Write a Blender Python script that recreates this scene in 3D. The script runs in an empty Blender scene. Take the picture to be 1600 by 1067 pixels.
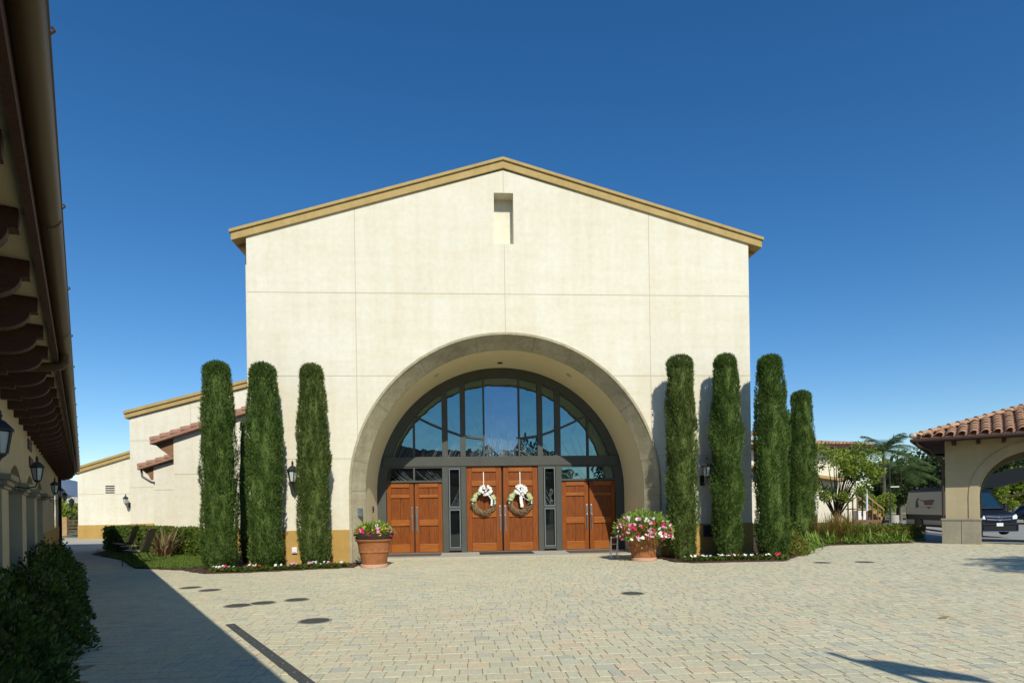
import bpy, math, random
import numpy as np
from mathutils import Vector, Matrix

# ------------------------------------------------------------------ camera, sky, sun
scene = bpy.context.scene
C = scene.collection
YAW, ROLL, FPX, EYE = 0.0675, -0.0151, 950.0, 1.5
cam_data = bpy.data.cameras.new('camera')
cam = bpy.data.objects.new('camera', cam_data); C.objects.link(cam)
fw = Vector((math.sin(YAW), math.cos(YAW), 0)); rt0 = Vector((math.cos(YAW), -math.sin(YAW), 0)); up0 = Vector((0, 0, 1))
rt = rt0*math.cos(ROLL)+up0*math.sin(ROLL); up = up0*math.cos(ROLL)-rt0*math.sin(ROLL)
M4 = Matrix((rt, up, -fw)).transposed().to_4x4(); M4.translation = (0, 0, EYE)
cam.matrix_world = M4
cam_data.sensor_width = 36; cam_data.lens = FPX/1600*36
cam_data.shift_y = (791-533.5)/1600
cam_data.clip_end = 9000; cam_data.clip_start = .05
scene.camera = cam

SUN = Vector((-0.17, 1.0, -0.83))          # direction the light travels
el = math.asin(-SUN.z/SUN.length); az = math.atan2(-SUN.x, -SUN.y)
world = bpy.data.worlds.new('World'); scene.world = world; world.use_nodes = True
wn = world.node_tree.nodes; wl = world.node_tree.links
bgn = wn['Background']
sky = wn.new('ShaderNodeTexSky'); sky.sky_type = 'NISHITA'; sky.sun_disc = False
sky.sun_elevation = el; sky.sun_rotation = az
sky.altitude = 300; sky.air_density = 1.0; sky.dust_density = .02; sky.ozone_density = 3.2
hsv = wn.new('ShaderNodeHueSaturation'); hsv.inputs['Saturation'].default_value = 1.30; hsv.inputs['Hue'].default_value = .502
wl.new(sky.outputs[0], hsv.inputs['Color']); wl.new(hsv.outputs[0], bgn.inputs[0]); bgn.inputs[1].default_value = 0.122
sl = bpy.data.lights.new('sun', 'SUN'); sl.energy = 4.4; sl.angle = math.radians(.5); sl.color = (1, .945, .82)
so = bpy.data.objects.new('sun', sl); C.objects.link(so)
so.rotation_euler = SUN.to_track_quat('-Z', 'Y').to_euler(); so.location = (5, -20, 30)
scene.view_settings.view_transform = 'Standard'; scene.view_settings.look = 'None'
scene.view_settings.exposure = 0.0; scene.view_settings.gamma = 1
scene.cycles.max_bounces = 6; scene.cycles.diffuse_bounces = 3; scene.cycles.transparent_max_bounces = 6

R = random.Random(7); NR = np.random.default_rng(7)
PI = math.pi

# ------------------------------------------------------------------ materials
MATS = {}
def mat(name, col, rough=.8, var=None, scale=3.0, bump=0.0, bscale=60.0, spec=.3, metal=0.0, island=None, stretch=None, transl=0.0, coat=0.0, fine=None):
    """procedural material: base colour, a second colour mixed by noise, per-island colour list, bump"""
    m = bpy.data.materials.new(name); m.use_nodes = True
    nt = m.node_tree; N = nt.nodes; K = nt.links
    b = N['Principled BSDF']; out = N['Material Output']
    b.inputs['Roughness'].default_value = rough; b.inputs['Metallic'].default_value = metal
    b.inputs['Specular IOR Level'].default_value = spec
    if coat: b.inputs['Coat Weight'].default_value = coat; b.inputs['Coat Roughness'].default_value = .08
    tc = N.new('ShaderNodeTexCoord'); mp = N.new('ShaderNodeMapping'); K.new(tc.outputs['Object'], mp.inputs[0])
    if stretch: mp.inputs['Scale'].default_value = stretch
    src = None
    if island:
        g = N.new('ShaderNodeNewGeometry'); cr = N.new('ShaderNodeValToRGB')
        e = cr.color_ramp.elements
        n = len(island)
        for i, c in enumerate(island):
            el_ = e[i] if i < 2 else e.new(i/(n-1))
            el_.position = i/(n-1); el_.color = (*c, 1)
        K.new(g.outputs['Random Per Island'], cr.inputs[0]); src = cr.outputs[0]
    if var:
        nz = N.new('ShaderNodeTexNoise'); nz.inputs['Scale'].default_value = scale; nz.inputs['Detail'].default_value = 6; nz.inputs['Roughness'].default_value = .6
        K.new(mp.outputs[0], nz.inputs['Vector'])
        rp = N.new('ShaderNodeValToRGB'); rp.color_ramp.elements[0].position = .32; rp.color_ramp.elements[1].position = .68
        K.new(nz.outputs[0], rp.inputs[0])
        mx = N.new('ShaderNodeMix'); mx.data_type = 'RGBA'
        K.new(rp.outputs[0], mx.inputs['Factor'])
        if src is None:
            mx.inputs['A'].default_value = (*col, 1); mx.inputs['B'].default_value = (*var, 1)
        else:
            mx.blend_type = 'MULTIPLY'; K.new(src, mx.inputs['A']); mx.inputs['B'].default_value = (*var, 1)
        src = mx.outputs['Result']
    if fine:
        nz2 = N.new('ShaderNodeTexNoise'); nz2.inputs['Scale'].default_value = fine[1]; nz2.inputs['Detail'].default_value = 3
        K.new(mp.outputs[0], nz2.inputs['Vector'])
        mr = N.new('ShaderNodeMapRange'); mr.inputs[1].default_value = .3; mr.inputs[2].default_value = .7
        mr.inputs[3].default_value = 1-fine[0]; mr.inputs[4].default_value = 1+fine[0]*.4
        K.new(nz2.outputs[0], mr.inputs[0])
        mx2 = N.new('ShaderNodeMix'); mx2.data_type = 'RGBA'; mx2.blend_type = 'MULTIPLY'; mx2.inputs['Factor'].default_value = 1
        if src is None: mx2.inputs['A'].default_value = (*col, 1)
        else: K.new(src, mx2.inputs['A'])
        K.new(mr.outputs[0], mx2.inputs['B']); src = mx2.outputs['Result']
    if src is None: b.inputs['Base Color'].default_value = (*col, 1)
    else: K.new(src, b.inputs['Base Color'])
    if bump:
        nb = N.new('ShaderNodeTexNoise'); nb.inputs['Scale'].default_value = bscale; nb.inputs['Detail'].default_value = 4
        K.new(mp.outputs[0], nb.inputs['Vector'])
        bp = N.new('ShaderNodeBump'); bp.inputs['Strength'].default_value = bump; bp.inputs['Distance'].default_value = .02
        K.new(nb.outputs[0], bp.inputs['Height']); K.new(bp.outputs[0], b.inputs['Normal'])
    if transl:
        tr = N.new('ShaderNodeBsdfTranslucent'); ms = N.new('ShaderNodeMixShader'); ms.inputs[0].default_value = transl
        if src is None: tr.inputs[0].default_value = (*col, 1)
        else: K.new(src, tr.inputs[0])
        K.new(b.outputs[0], ms.inputs[1]); K.new(tr.outputs[0], ms.inputs[2]); K.new(ms.outputs[0], out.inputs[0])
    MATS[name] = m
    return m

def glassmat(name, tint, dark, fac, wob=.02, rough=.012):
    m = bpy.data.materials.new(name); m.use_nodes = True
    N = m.node_tree.nodes; K = m.node_tree.links
    N.remove(N['Principled BSDF'])
    gl = N.new('ShaderNodeBsdfGlossy'); gl.inputs['Color'].default_value = (*tint, 1); gl.inputs['Roughness'].default_value = rough
    df = N.new('ShaderNodeBsdfDiffuse'); df.inputs['Color'].default_value = (*dark, 1)
    fr = N.new('ShaderNodeFresnel'); fr.inputs[0].default_value = 1.5
    ad = N.new('ShaderNodeMath'); ad.operation = 'ADD'; ad.use_clamp = True; ad.inputs[1].default_value = fac
    K.new(fr.outputs[0], ad.inputs[0])
    tc = N.new('ShaderNodeTexCoord'); nz = N.new('ShaderNodeTexNoise'); nz.inputs['Scale'].default_value = 1.3
    K.new(tc.outputs['Object'], nz.inputs['Vector'])
    bp = N.new('ShaderNodeBump'); bp.inputs['Strength'].default_value = wob; bp.inputs['Distance'].default_value = .3
    K.new(nz.outputs[0], bp.inputs['Height']); K.new(bp.outputs[0], gl.inputs['Normal'])
    ms = N.new('ShaderNodeMixShader'); K.new(ad.outputs[0], ms.inputs[0]); K.new(df.outputs[0], ms.inputs[1]); K.new(gl.outputs[0], ms.inputs[2])
    K.new(ms.outputs[0], N['Material Output'].inputs[0]); MATS[name] = m
    return m

mat('stucco', (.785, .752, .635), .92, var=(.735, .69, .55), scale=.55, bump=.25, bscale=90, spec=.12, fine=(.05, 7))
mat('stucco_soffit', (.84, .75, .47), .92, var=(.80, .71, .44), scale=.8, bump=.15, bscale=80, spec=.1)
mat('stucco_tan', (.50, .325, .105), .92, var=(.46, .30, .095), scale=.9, bump=.2, bscale=90, spec=.15, fine=(.06, 6))
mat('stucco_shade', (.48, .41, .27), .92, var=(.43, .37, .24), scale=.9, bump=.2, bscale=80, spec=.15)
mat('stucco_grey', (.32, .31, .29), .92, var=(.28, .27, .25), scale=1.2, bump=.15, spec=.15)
mat('joint', (.50, .44, .31), .9)
mat('fascia', (.49, .36, .145), .75, var=(.43, .31, .12), scale=2.2, bump=.1, fine=(.08, 9))
mat('cast_stone', (.50, .445, .30), .88, var=(.41, .365, .245), scale=1.6, bump=.2, bscale=70, spec=.1, fine=(.14, 14))
mat('stone_joint', (.22, .20, .16), .9)
mat('bronze', (.078, .082, .072), .55, var=(.09, .094, .084), scale=2, spec=.12)
mat('bronze_light', (.15, .175, .19), .4, spec=.4)
mat('wood_panel', (.26, .074, .011), .42, var=(.17, .042, .006), scale=3.0, stretch=(9, 9, .8), bump=.08, bscale=20, spec=.3, fine=(.25, 5))
mat('wood_rail', (.37, .122, .020), .40, var=(.28, .082, .013), scale=3.0, stretch=(.9, 9, 12), bump=.08, bscale=20, spec=.3, fine=(.18, 4))
mat('wood_stile', (.29, .082, .012), .40, var=(.21, .055, .008), scale=3.0, stretch=(9, 9, .7), bump=.08, bscale=20, spec=.3, fine=(.2, 5))
mat('steel', (.42, .43, .44), .3, metal=.9)
mat('black_iron', (.018, .019, .020), .45, var=(.028, .028, .026), scale=20, spec=.5)
mat('frosted', (.55, .60, .57), .35, var=(.46, .50, .47), scale=6, spec=.5)
mat('rubber', (.045, .034, .028), .95, var=(.06, .046, .038), scale=30, bump=.4, bscale=200)
mat('rubber_brown', (.15, .105, .07), .95, var=(.12, .085, .06), scale=30, bump=.4, bscale=200)
mat('terracotta', (.40, .16, .062), .8, var=(.31, .115, .042), scale=3, bump=.2, bscale=40, fine=(.18, 10))
mat('terracotta_pale', (.60, .38, .27), .85, var=(.52, .31, .21), scale=9, bump=.15)
mat('basket', (.055, .033, .025), .9, var=(.03, .02, .016), scale=25, bump=.6, bscale=60)
mat('soil', (.05, .032, .02), .95, var=(.03, .02, .014), scale=20, bump=.6, bscale=60)
mat('mulch', (.10, .058, .035), .95, var=(.06, .034, .02), scale=14, bump=.9, bscale=70)
mat('mulch_chip', (.1, .06, .04), .95, island=[(.06, .032, .018), (.11, .062, .036), (.17, .105, .065)])
mat('grass_soil', (.07, .085, .03), .95, var=(.05, .05, .025), scale=6, bump=.5)
mat('grass', (.1, .2, .03), .7, island=[(.07, .13, .02), (.13, .21, .03), (.18, .25, .05)], transl=.3)
mat('paver', (.4, .38, .3), .85, island=[(.605, .565, .385), (.645, .60, .405), (.565, .55, .40), (.675, .625, .425), (.50, .50, .40), (.655, .60, .40), (.62, .585, .41), (.70, .575, .385), (.59, .575, .42), (.66, .62, .43), (.645, .54, .365)], var=(.92, .92, .90), scale=.55, bump=.35, bscale=45, spec=.2, fine=(.16, 26))
mat('joint_sand', (.42, .335, .20), .95, var=(.31, .24, .14), scale=5, bump=.4, bscale=100)
mat('concrete', (.46, .44, .37), .9, var=(.40, .38, .32), scale=1.5, bump=.2, bscale=40, fine=(.08, 10))
mat('concrete_col', (.36, .33, .25), .9, var=(.29, .265, .20), scale=1.3, bump=.2, bscale=40, fine=(.1, 8))
mat('asphalt', (.12, .12, .115), .92, var=(.09, .09, .088), scale=3, bump=.4, bscale=120)
mat('asphalt_pale', (.34, .33, .29), .92, var=(.28, .275, .25), scale=1.1, bump=.2, bscale=80)
mat('terrain', (.16, .15, .08), .95, var=(.10, .12, .045), scale=.15, bump=.3, bscale=4)
mat('cast_iron', (.085, .09, .085), .6, var=(.06, .065, .06), scale=18, bump=.6, bscale=80)
mat('cypress', (.05, .09, .02), .75, island=[(.048, .088, .020), (.082, .138, .029), (.124, .190, .043), (.175, .24, .068)], var=(.55, .66, .55), scale=3.4, stretch=(1, 1, .45), transl=.22, spec=.1)
mat('cypress_olive', (.07, .1, .03), .75, island=[(.058, .088, .021), (.102, .142, .034), (.152, .195, .052), (.205, .245, .076)], var=(.56, .67, .55), scale=3.4, stretch=(1, 1, .45), transl=.22, spec=.1)
mat('bark', (.10, .07, .05), .95, var=(.06, .045, .03), scale=8, stretch=(3, 3, .5), bump=.6, bscale=15)
mat('bark_pale', (.22, .17, .12), .95, var=(.14, .105, .075), scale=8, bump=.4, bscale=20)
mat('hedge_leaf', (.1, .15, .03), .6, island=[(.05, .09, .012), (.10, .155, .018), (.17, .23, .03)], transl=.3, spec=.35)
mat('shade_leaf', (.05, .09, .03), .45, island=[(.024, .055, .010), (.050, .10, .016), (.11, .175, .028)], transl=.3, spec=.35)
mat('tree_leaf', (.07, .1, .03), .65, island=[(.034, .058, .014), (.058, .088, .020), (.090, .120, .030)], transl=.3)
mat('tree_leaf_dark', (.03, .06, .02), .65, island=[(.018, .034, .011), (.032, .054, .016), (.050, .076, .022)], transl=.25)
mat('tree_leaf_bright', (.15, .2, .03), .6, island=[(.13, .19, .022), (.24, .31, .036), (.34, .40, .06)], transl=.35)
mat('palm_leaf', (.06, .1, .03), .5, island=[(.045, .085, .02), (.085, .135, .032), (.13, .18, .05)], transl=.3, spec=.3)
mat('strap_leaf', (.1, .2, .03), .45, island=[(.13, .23, .028), (.22, .34, .045), (.34, .46, .085)], transl=.3, spec=.4)
mat('flax_leaf', (.2, .15, .08), .5, island=[(.16, .12, .055), (.25, .19, .09), (.17, .07, .045), (.30, .27, .13)], transl=.2)
mat('grass_red', (.2, .15, .05), .7, island=[(.18, .22, .035), (.29, .29, .06), (.33, .17, .05), (.24, .27, .05), (.36, .11, .04)], transl=.3)
mat('shrub_red', (.12, .12, .03), .6, island=[(.08, .13, .02), (.15, .21, .03), (.23, .27, .045), (.25, .17, .05), (.12, .18, .025)], transl=.3)
mat('flower_white', (.85, .84, .80), .6, transl=.2)
mat('flower_pink', (.80, .25, .42), .6, island=[(.75, .16, .36), (.85, .42, .58)], transl=.2)
mat('flower_red', (.55, .02, .05), .6, island=[(.42, .008, .03), (.66, .02, .10)], transl=.15)
mat('flower_yellow', (.75, .55, .05), .6, transl=.2)
mat('flower_green', (.55, .62, .28), .7, island=[(.5, .58, .22), (.68, .70, .42)], transl=.2)
mat('flower_blue', (.16, .30, .36), .7)
mat('twig', (.24, .16, .085), .9, island=[(.13, .085, .045), (.26, .175, .09), (.36, .26, .15)])
mat('ribbon', (.84, .83, .80), .5)
mat('tile', (.4, .2, .12), .85, island=[(.38, .215, .125), (.46, .27, .16), (.54, .335, .21), (.43, .28, .185), (.50, .28, .16)], var=(.85, .82, .80), scale=5, bump=.2, bscale=30)
mat('tile_grey', (.38, .205, .135), .85, var=(.30, .165, .11), scale=5, bump=.2, bscale=30)
mat('mortar', (.55, .50, .45), .9)
mat('wood_dark', (.072, .031, .020), .7, var=(.052, .022, .014), scale=5, stretch=(2, 2, 8), bump=.2, bscale=20)
mat('gutter', (.085, .056, .024), .5, var=(.07, .046, .019), scale=2, spec=.2)
mat('gutter_dark', (.055, .034, .026), .45, spec=.4)
mat('chair_sling', (.33, .26, .205), .8, var=(.28, .22, .17), scale=60)
mat('wood_brown', (.27, .145, .08), .8, var=(.22, .115, .06), scale=4)
mat('chair_metal', (.05, .038, .03), .5, spec=.5)
mat('plaque', (.12, .165, .175), .5, var=(.10, .14, .15), scale=9, spec=.4)
mat('plaque_letter', (.30, .34, .35), .5)
mat('letter_black', (.02, .02, .02), .5)
mat('white_paint', (.80, .80, .77), .5)
mat('box_black', (.015, .016, .018), .5)
mat('screen_grey', (.07, .085, .10), .4)
mat('van_navy', (.009, .011, .018), .35, spec=.12)
mat('van_beige', (.46, .40, .27), .45, spec=.3)
mat('van_trim', (.012, .012, .012), .5)
mat('chrome', (.7, .72, .74), .15, metal=1)
mat('tyre', (.018, .018, .018), .85)
mat('rim', (.35, .35, .36), .35, metal=.8)
mat('headlight', (.75, .78, .80), .1, spec=.8, coat=1)
mat('tail_red', (.35, .01, .01), .3)
mat('plate', (.72, .74, .74), .5)
mat('graphic_red', (.14, .025, .022), .5)
mat('graphic_dark', (.02, .018, .018), .5)
mat('car_dark', (.012, .018, .03), .3, spec=.3, coat=.15)
mat('pine', (.42, .28, .14), .8, var=(.34, .21, .10), scale=5, stretch=(2, 2, 8))
mat('pine_brown', (.20, .12, .06), .85, var=(.15, .09, .045), scale=5)
mat('safety_yellow', (.75, .50, .02), .6)
mat('pipe_white', (.62, .72, .80), .4)
mat('kerb_red', (.38, .10, .09), .8)
mat('canopy_dark', (.022, .025, .023), .95, spec=.03, var=(.024, .027, .026), scale=2)
mat('fence_wood', (.45, .30, .14), .85, var=(.34, .22, .10), scale=4)
mat('fence_dark', (.12, .09, .05), .85, var=(.085, .06, .035), scale=4)
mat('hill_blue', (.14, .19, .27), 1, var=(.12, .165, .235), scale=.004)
mat('hill_green', (.085, .115, .075), 1, var=(.055, .08, .05), scale=.05)
mat('house_pale', (.6, .56, .5), .9, var=(.5, .45, .4), scale=.5)
mat('leaf_brown', (.30, .19, .07), .8)
mat('flag_cloth', (.25, .08, .07), .9, var=(.2, .06, .05), scale=3)
mat('etch', (.30, .37, .38), .5)
glassmat('glass', (.52, .80, .84), (.008, .012, .013), .24)
glassmat('glass_mid', (.60, .78, .95), (.014, .018, .026), .27)
glassmat('glass_dark', (.8, .9, .95), (.006, .007, .007), .05)
glassmat('van_glass', (.6, .85, .9), (.012, .03, .04), .10)

def weather(name, amt=.07):
    m = MATS[name]; N = m.node_tree.nodes; K = m.node_tree.links; b = N['Principled BSDF']
    src = b.inputs['Base Color'].links[0].from_socket
    tc = N.new('ShaderNodeTexCoord')
    for sc, lo in (((1.6, 1.6, .12), 1-amt), ((.25, .25, 2.2), 1-amt*.7)):
        mp = N.new('ShaderNodeMapping'); mp.inputs['Scale'].default_value = sc; K.new(tc.outputs['Object'], mp.inputs[0])
        nz = N.new('ShaderNodeTexNoise'); nz.inputs['Scale'].default_value = 2.0; nz.inputs['Detail'].default_value = 7; nz.inputs['Roughness'].default_value = .65
        K.new(mp.outputs[0], nz.inputs['Vector'])
        cr = N.new('ShaderNodeValToRGB'); cr.color_ramp.elements[0].position = .36; cr.color_ramp.elements[1].position = .58
        cr.color_ramp.elements[0].color = (lo, lo*.985, lo*.94, 1); cr.color_ramp.elements[1].color = (1, 1, 1, 1)
        K.new(nz.outputs[0], cr.inputs[0])
        mx = N.new('ShaderNodeMix'); mx.data_type = 'RGBA'; mx.blend_type = 'MULTIPLY'; mx.inputs['Factor'].default_value = 1
        K.new(src, mx.inputs['A']); K.new(cr.outputs[0], mx.inputs['B']); src = mx.outputs['Result']
    K.new(src, b.inputs['Base Color'])
weather('stucco', .042); weather('stucco_tan', .06); weather('stucco_shade', .05); weather('cast_stone', .16); weather('fascia', .08); weather('concrete_col', .12)

# ------------------------------------------------------------------ mesh helpers
class MB:
    def __init__(s): s.v = []; s.f = []; s.mi = []; s.cur = 0
    def add(s, vs, fs):
        o = len(s.v); s.v.extend([tuple(map(float, p)) for p in vs])
        for f in fs: s.f.append([i+o for i in f]); s.mi.append(s.cur)
        return s
    def box(s, x0, x1, y0, y1, z0, z1):
        x0, x1 = min(x0, x1), max(x0, x1); y0, y1 = min(y0, y1), max(y0, y1); z0, z1 = min(z0, z1), max(z0, z1)
        return s.add([(x0,y0,z0),(x1,y0,z0),(x1,y1,z0),(x0,y1,z0),(x0,y0,z1),(x1,y0,z1),(x1,y1,z1),(x0,y1,z1)],
                     [(0,3,2,1),(4,5,6,7),(0,1,5,4),(1,2,6,5),(2,3,7,6),(3,0,4,7)])
    def prism(s, poly, lo, hi, axis='y'):
        """extrude a polygon; axis y: poly=(x,z); axis x: poly=(y,z); axis z: poly=(x,y)"""
        def P(a, b, t): return {'y': (a, t, b), 'x': (t, a, b), 'z': (a, b, t)}[axis]
        n = len(poly)
        vs = [P(a, b, lo) for a, b in poly]+[P(a, b, hi) for a, b in poly]
        fs = [tuple(range(n)), tuple(range(2*n-1, n-1, -1))]+[(i, i+n, (i+1) % n+n, (i+1) % n) for i in range(n)]
        return s.add(vs, fs)
    def face(s, pts): return s.add(pts, [tuple(range(len(pts)))])
    def tube(s, pts, r, n=8, r1=None, caps=True):
        pts = [Vector(p) for p in pts]; m = len(pts); o = []
        ref = None
        for i, p in enumerate(pts):
            d = (pts[min(i+1, m-1)]-pts[max(i-1, 0)]).normalized()
            if ref is None: ref = Vector((0, 0, 1)) if abs(d.z) < .9 else Vector((1, 0, 0))
            a = d.cross(ref).normalized(); b = a.cross(d).normalized(); ref = b
            rr = (r[i] if isinstance(r, (list, tuple)) else (r if r1 is None else r+(r1-r)*i/(m-1)))
            o += [p+(a*math.cos(2*PI*k/n)+b*math.sin(2*PI*k/n))*rr for k in range(n)]
        fs = [(i*n+k, i*n+(k+1) % n, (i+1)*n+(k+1) % n, (i+1)*n+k) for i in range(m-1) for k in range(n)]
        if caps: fs += [tuple(range(n-1, -1, -1)), tuple(range((m-1)*n, m*n))]
        return s.add(o, fs)
    def lathe(s, prof, n=24, c=(0, 0, 0), sq=1.0):
        vs = [(c[0]+r*math.cos(2*PI*k/n), c[1]+r*sq*math.sin(2*PI*k/n), c[2]+z) for r, z in prof for k in range(n)]
        m = len(prof)
        fs = [(i*n+k, i*n+(k+1) % n, (i+1)*n+(k+1) % n, (i+1)*n+k) for i in range(m-1) for k in range(n)]
        if prof[0][0] > 1e-6: fs.append(tuple(range(n-1, -1, -1)))
        if prof[-1][0] > 1e-6: fs.append(tuple(range((m-1)*n, m*n)))
        return s.add(vs, fs)
    def blob(s, c, r, n=8, m=6, sz=1.0, jit=0.0):
        prof = [(max(r*math.sin(PI*i/m), 1e-4), -r*sz*math.cos(PI*i/m)) for i in range(m+1)]
        return s.lathe(prof, n, c)
    def build(s, name, mats, parent=None, smooth=False, bevel=0, loc=None):
        me = bpy.data.meshes.new(name); me.from_pydata(s.v, [], s.f); 
        if isinstance(mats, str): mats = [mats]
        for m in mats: me.materials.append(MATS[m])
        if len(mats) > 1: me.polygons.foreach_set('material_index', s.mi)
        if smooth:
            me.polygons.foreach_set('use_smooth', [True]*len(me.polygons))
            try: me.set_sharp_from_angle(angle=math.radians(40))
            except Exception: pass
        me.update()
        o = bpy.data.objects.new(name, me); C.objects.link(o)
        if parent is not None: o.parent = parent
        if loc is not None: o.location = loc
        if bevel:
            b = o.modifiers.new('bevel', 'BEVEL'); b.width = bevel; b.segments = 2; b.limit_method = 'ANGLE'; b.angle_limit = math.radians(50)
        return o

def tag(o, label, cat, group=None):
    o['label'] = label; o['category'] = cat
    if group: o['group'] = group
    return o
def empty(name, loc=(0, 0, 0), rz=0.0, label='', cat='', group=None):
    e = bpy.data.objects.new(name, None); C.objects.link(e); e.location = loc; e.rotation_euler = (0, 0, rz)
    e.empty_display_size = .3
    return tag(e, label, cat, group)
def structure(o): o['kind'] = 'structure'; return o
def copy_tree(o, parent=None):
    c = o.copy(); C.objects.link(c)
    if parent is not None: c.parent = parent
    for ch in list(o.children): copy_tree(ch, c)
    return c
def dup(o, loc, rz=0.0, sc=1.0, label=None, group=None):
    c = copy_tree(o); c.location = loc; c.rotation_euler = (0, 0, rz)
    c.scale = (sc, sc, sc) if not isinstance(sc, tuple) else sc
    if label: c['label'] = label
    if group: c['group'] = group
    return c
def arc(cx, cz, r, a0, a1, n): return [(cx+r*math.cos(a0+(a1-a0)*i/n), cz+r*math.sin(a0+(a1-a0)*i/n)) for i in range(n+1)]

def leaves(mb, P, D, L, W, rng, jit=.4, ljit=.35, bend=0.0):
    """append diamond leaves at points P, pointing along D"""
    P = np.asarray(P, float); D = np.asarray(D, float); n = len(P)
    D = D+rng.normal(0, jit, D.shape); D /= np.linalg.norm(D, axis=1)[:, None]+1e-9
    ref = rng.normal(size=(n, 3)); S = np.cross(D, ref); S /= np.linalg.norm(S, axis=1)[:, None]+1e-9
    l = L*(1+rng.uniform(-ljit, ljit, n))[:, None]; w = W*(1+rng.uniform(-ljit, ljit, n))[:, None]
    U = np.cross(S, D)
    a = P; b = P+D*l*.45+S*w*.5; c = P+D*l-U*l*bend; d = P+D*l*.45-S*w*.5
    V = np.stack([a, b, c, d], 1).reshape(-1, 3)
    o = len(mb.v); mb.v.extend(map(tuple, V.tolist()))
    F = (np.arange(n)[:, None]*4+np.arange(4)[None, :]+o).tolist()
    mb.f.extend(F); mb.mi.extend([mb.cur]*n)

def in_poly(x, y, poly):
    ins = False; n = len(poly); j = n-1
    for i in range(n):
        xi, yi = poly[i]; xj, yj = poly[j]
        if (yi > y) != (yj > y) and x < (xj-xi)*(y-yi)/(yj-yi)+xi: ins = not ins
        j = i
    return ins
def scatter(poly, n, rng):
    xs = [p[0] for p in poly]; ys = [p[1] for p in poly]; out = []
    while len(out) < n:
        x = rng.uniform(min(xs), max(xs)); y = rng.uniform(min(ys), max(ys))
        if in_poly(x, y, poly): out.append((x, y))
    return out
def text_mesh(body, size, name, m, parent, Mx, ext=.006, align='LEFT'):
    cu = bpy.data.curves.new('lettering', 'FONT'); cu.body = body; cu.size = size; cu.extrude = ext; cu.align_x = align
    t = bpy.data.objects.new('lettering', cu); C.objects.link(t)
    bpy.context.view_layer.update()
    me = bpy.data.meshes.new_from_object(t.evaluated_get(bpy.context.evaluated_depsgraph_get()))
    bpy.data.objects.remove(t); bpy.data.curves.remove(cu)
    me.transform(Mx); me.materials.clear(); me.materials.append(MATS[m]); me.name = name
    o = bpy.data.objects.new(name, me); C.objects.link(o); o.parent = parent
    return o

# ------------------------------------------------------------------ ground
RP = math.radians(-30); RPP = math.radians(-42); PO = (16.15, 19.87)                      # portico frame
def p_local(x, y): dx, dy = x-PO[0], y-PO[1]; return dx*math.cos(RP)+dy*math.sin(RP), -dx*math.sin(RP)+dy*math.cos(RP)
def sst(a, b, x): t = min(max((x-a)/(b-a), 0), 1); return t*t*(3-2*t)
def lot_z(px, py): return -.125*min(max(px, 0), 4.5)*sst(2.6, 8, py)-.004
def terr_z(x, y):
    px, py = p_local(x, y)
    return -.045-.9*sst(1.8, 3.2, py)*sst(11.5, 13.5, x)
g = MB(); xs = list(range(-60, 91)); ys = list(range(-45, 111)); nx = len(xs)
g.v = [(float(x), float(y), terr_z(x, y)) for y in ys for x in xs]
g.f = [(j*nx+i, j*nx+i+1, (j+1)*nx+i+1, (j+1)*nx+i) for j in range(len(ys)-1) for i in range(nx-1)]
B = 4000
zz = -1.2
g.add([(-60,-45,-.045),(90,-45,-.045),(90,110,-.945),(-60,110,-.045),(-B,-B,zz),(B,-B,zz),(B,B,zz),(-B,B,zz)], [(4,5,1,0),(5,6,2,1),(6,7,3,2),(7,4,0,3)])
g.mi = [0]*len(g.f)
structure(g.build('terrain', 'terrain'))
lot = MB(); nxl, nyl = 46, 60
for j in range(nyl+1):
    for i in range(nxl+1):
        px, py = -14+i*1.2, .7+j*1.0
        lot.v.append((PO[0]+px*math.cos(RP)-py*math.sin(RP), PO[1]+px*math.sin(RP)+py*math.cos(RP), lot_z(px, py)))
lot.f = [(j*(nxl+1)+i, j*(nxl+1)+i+1, (j+1)*(nxl+1)+i+1, (j+1)*(nxl+1)+i) for j in range(nyl) for i in range(nxl)]
lot.mi = [0]*len(lot.f)
structure(lot.build('parking_lot', 'asphalt_pale'))
# strip of dark asphalt road crossing behind the portico
rd = MB()
for i in range(31):
    for py in (10.5, 13.3):
        px = -14+i*1.8
        rd.v.append((PO[0]+px*math.cos(RP)-py*math.sin(RP), PO[1]+px*math.sin(RP)+py*math.cos(RP), lot_z(px, py)+.006))
rd.f = [(2*i, 2*i+2, 2*i+3, 2*i+1) for i in range(30)]; rd.mi = [0]*30
structure(rd.build('road', 'asphalt'))
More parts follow.
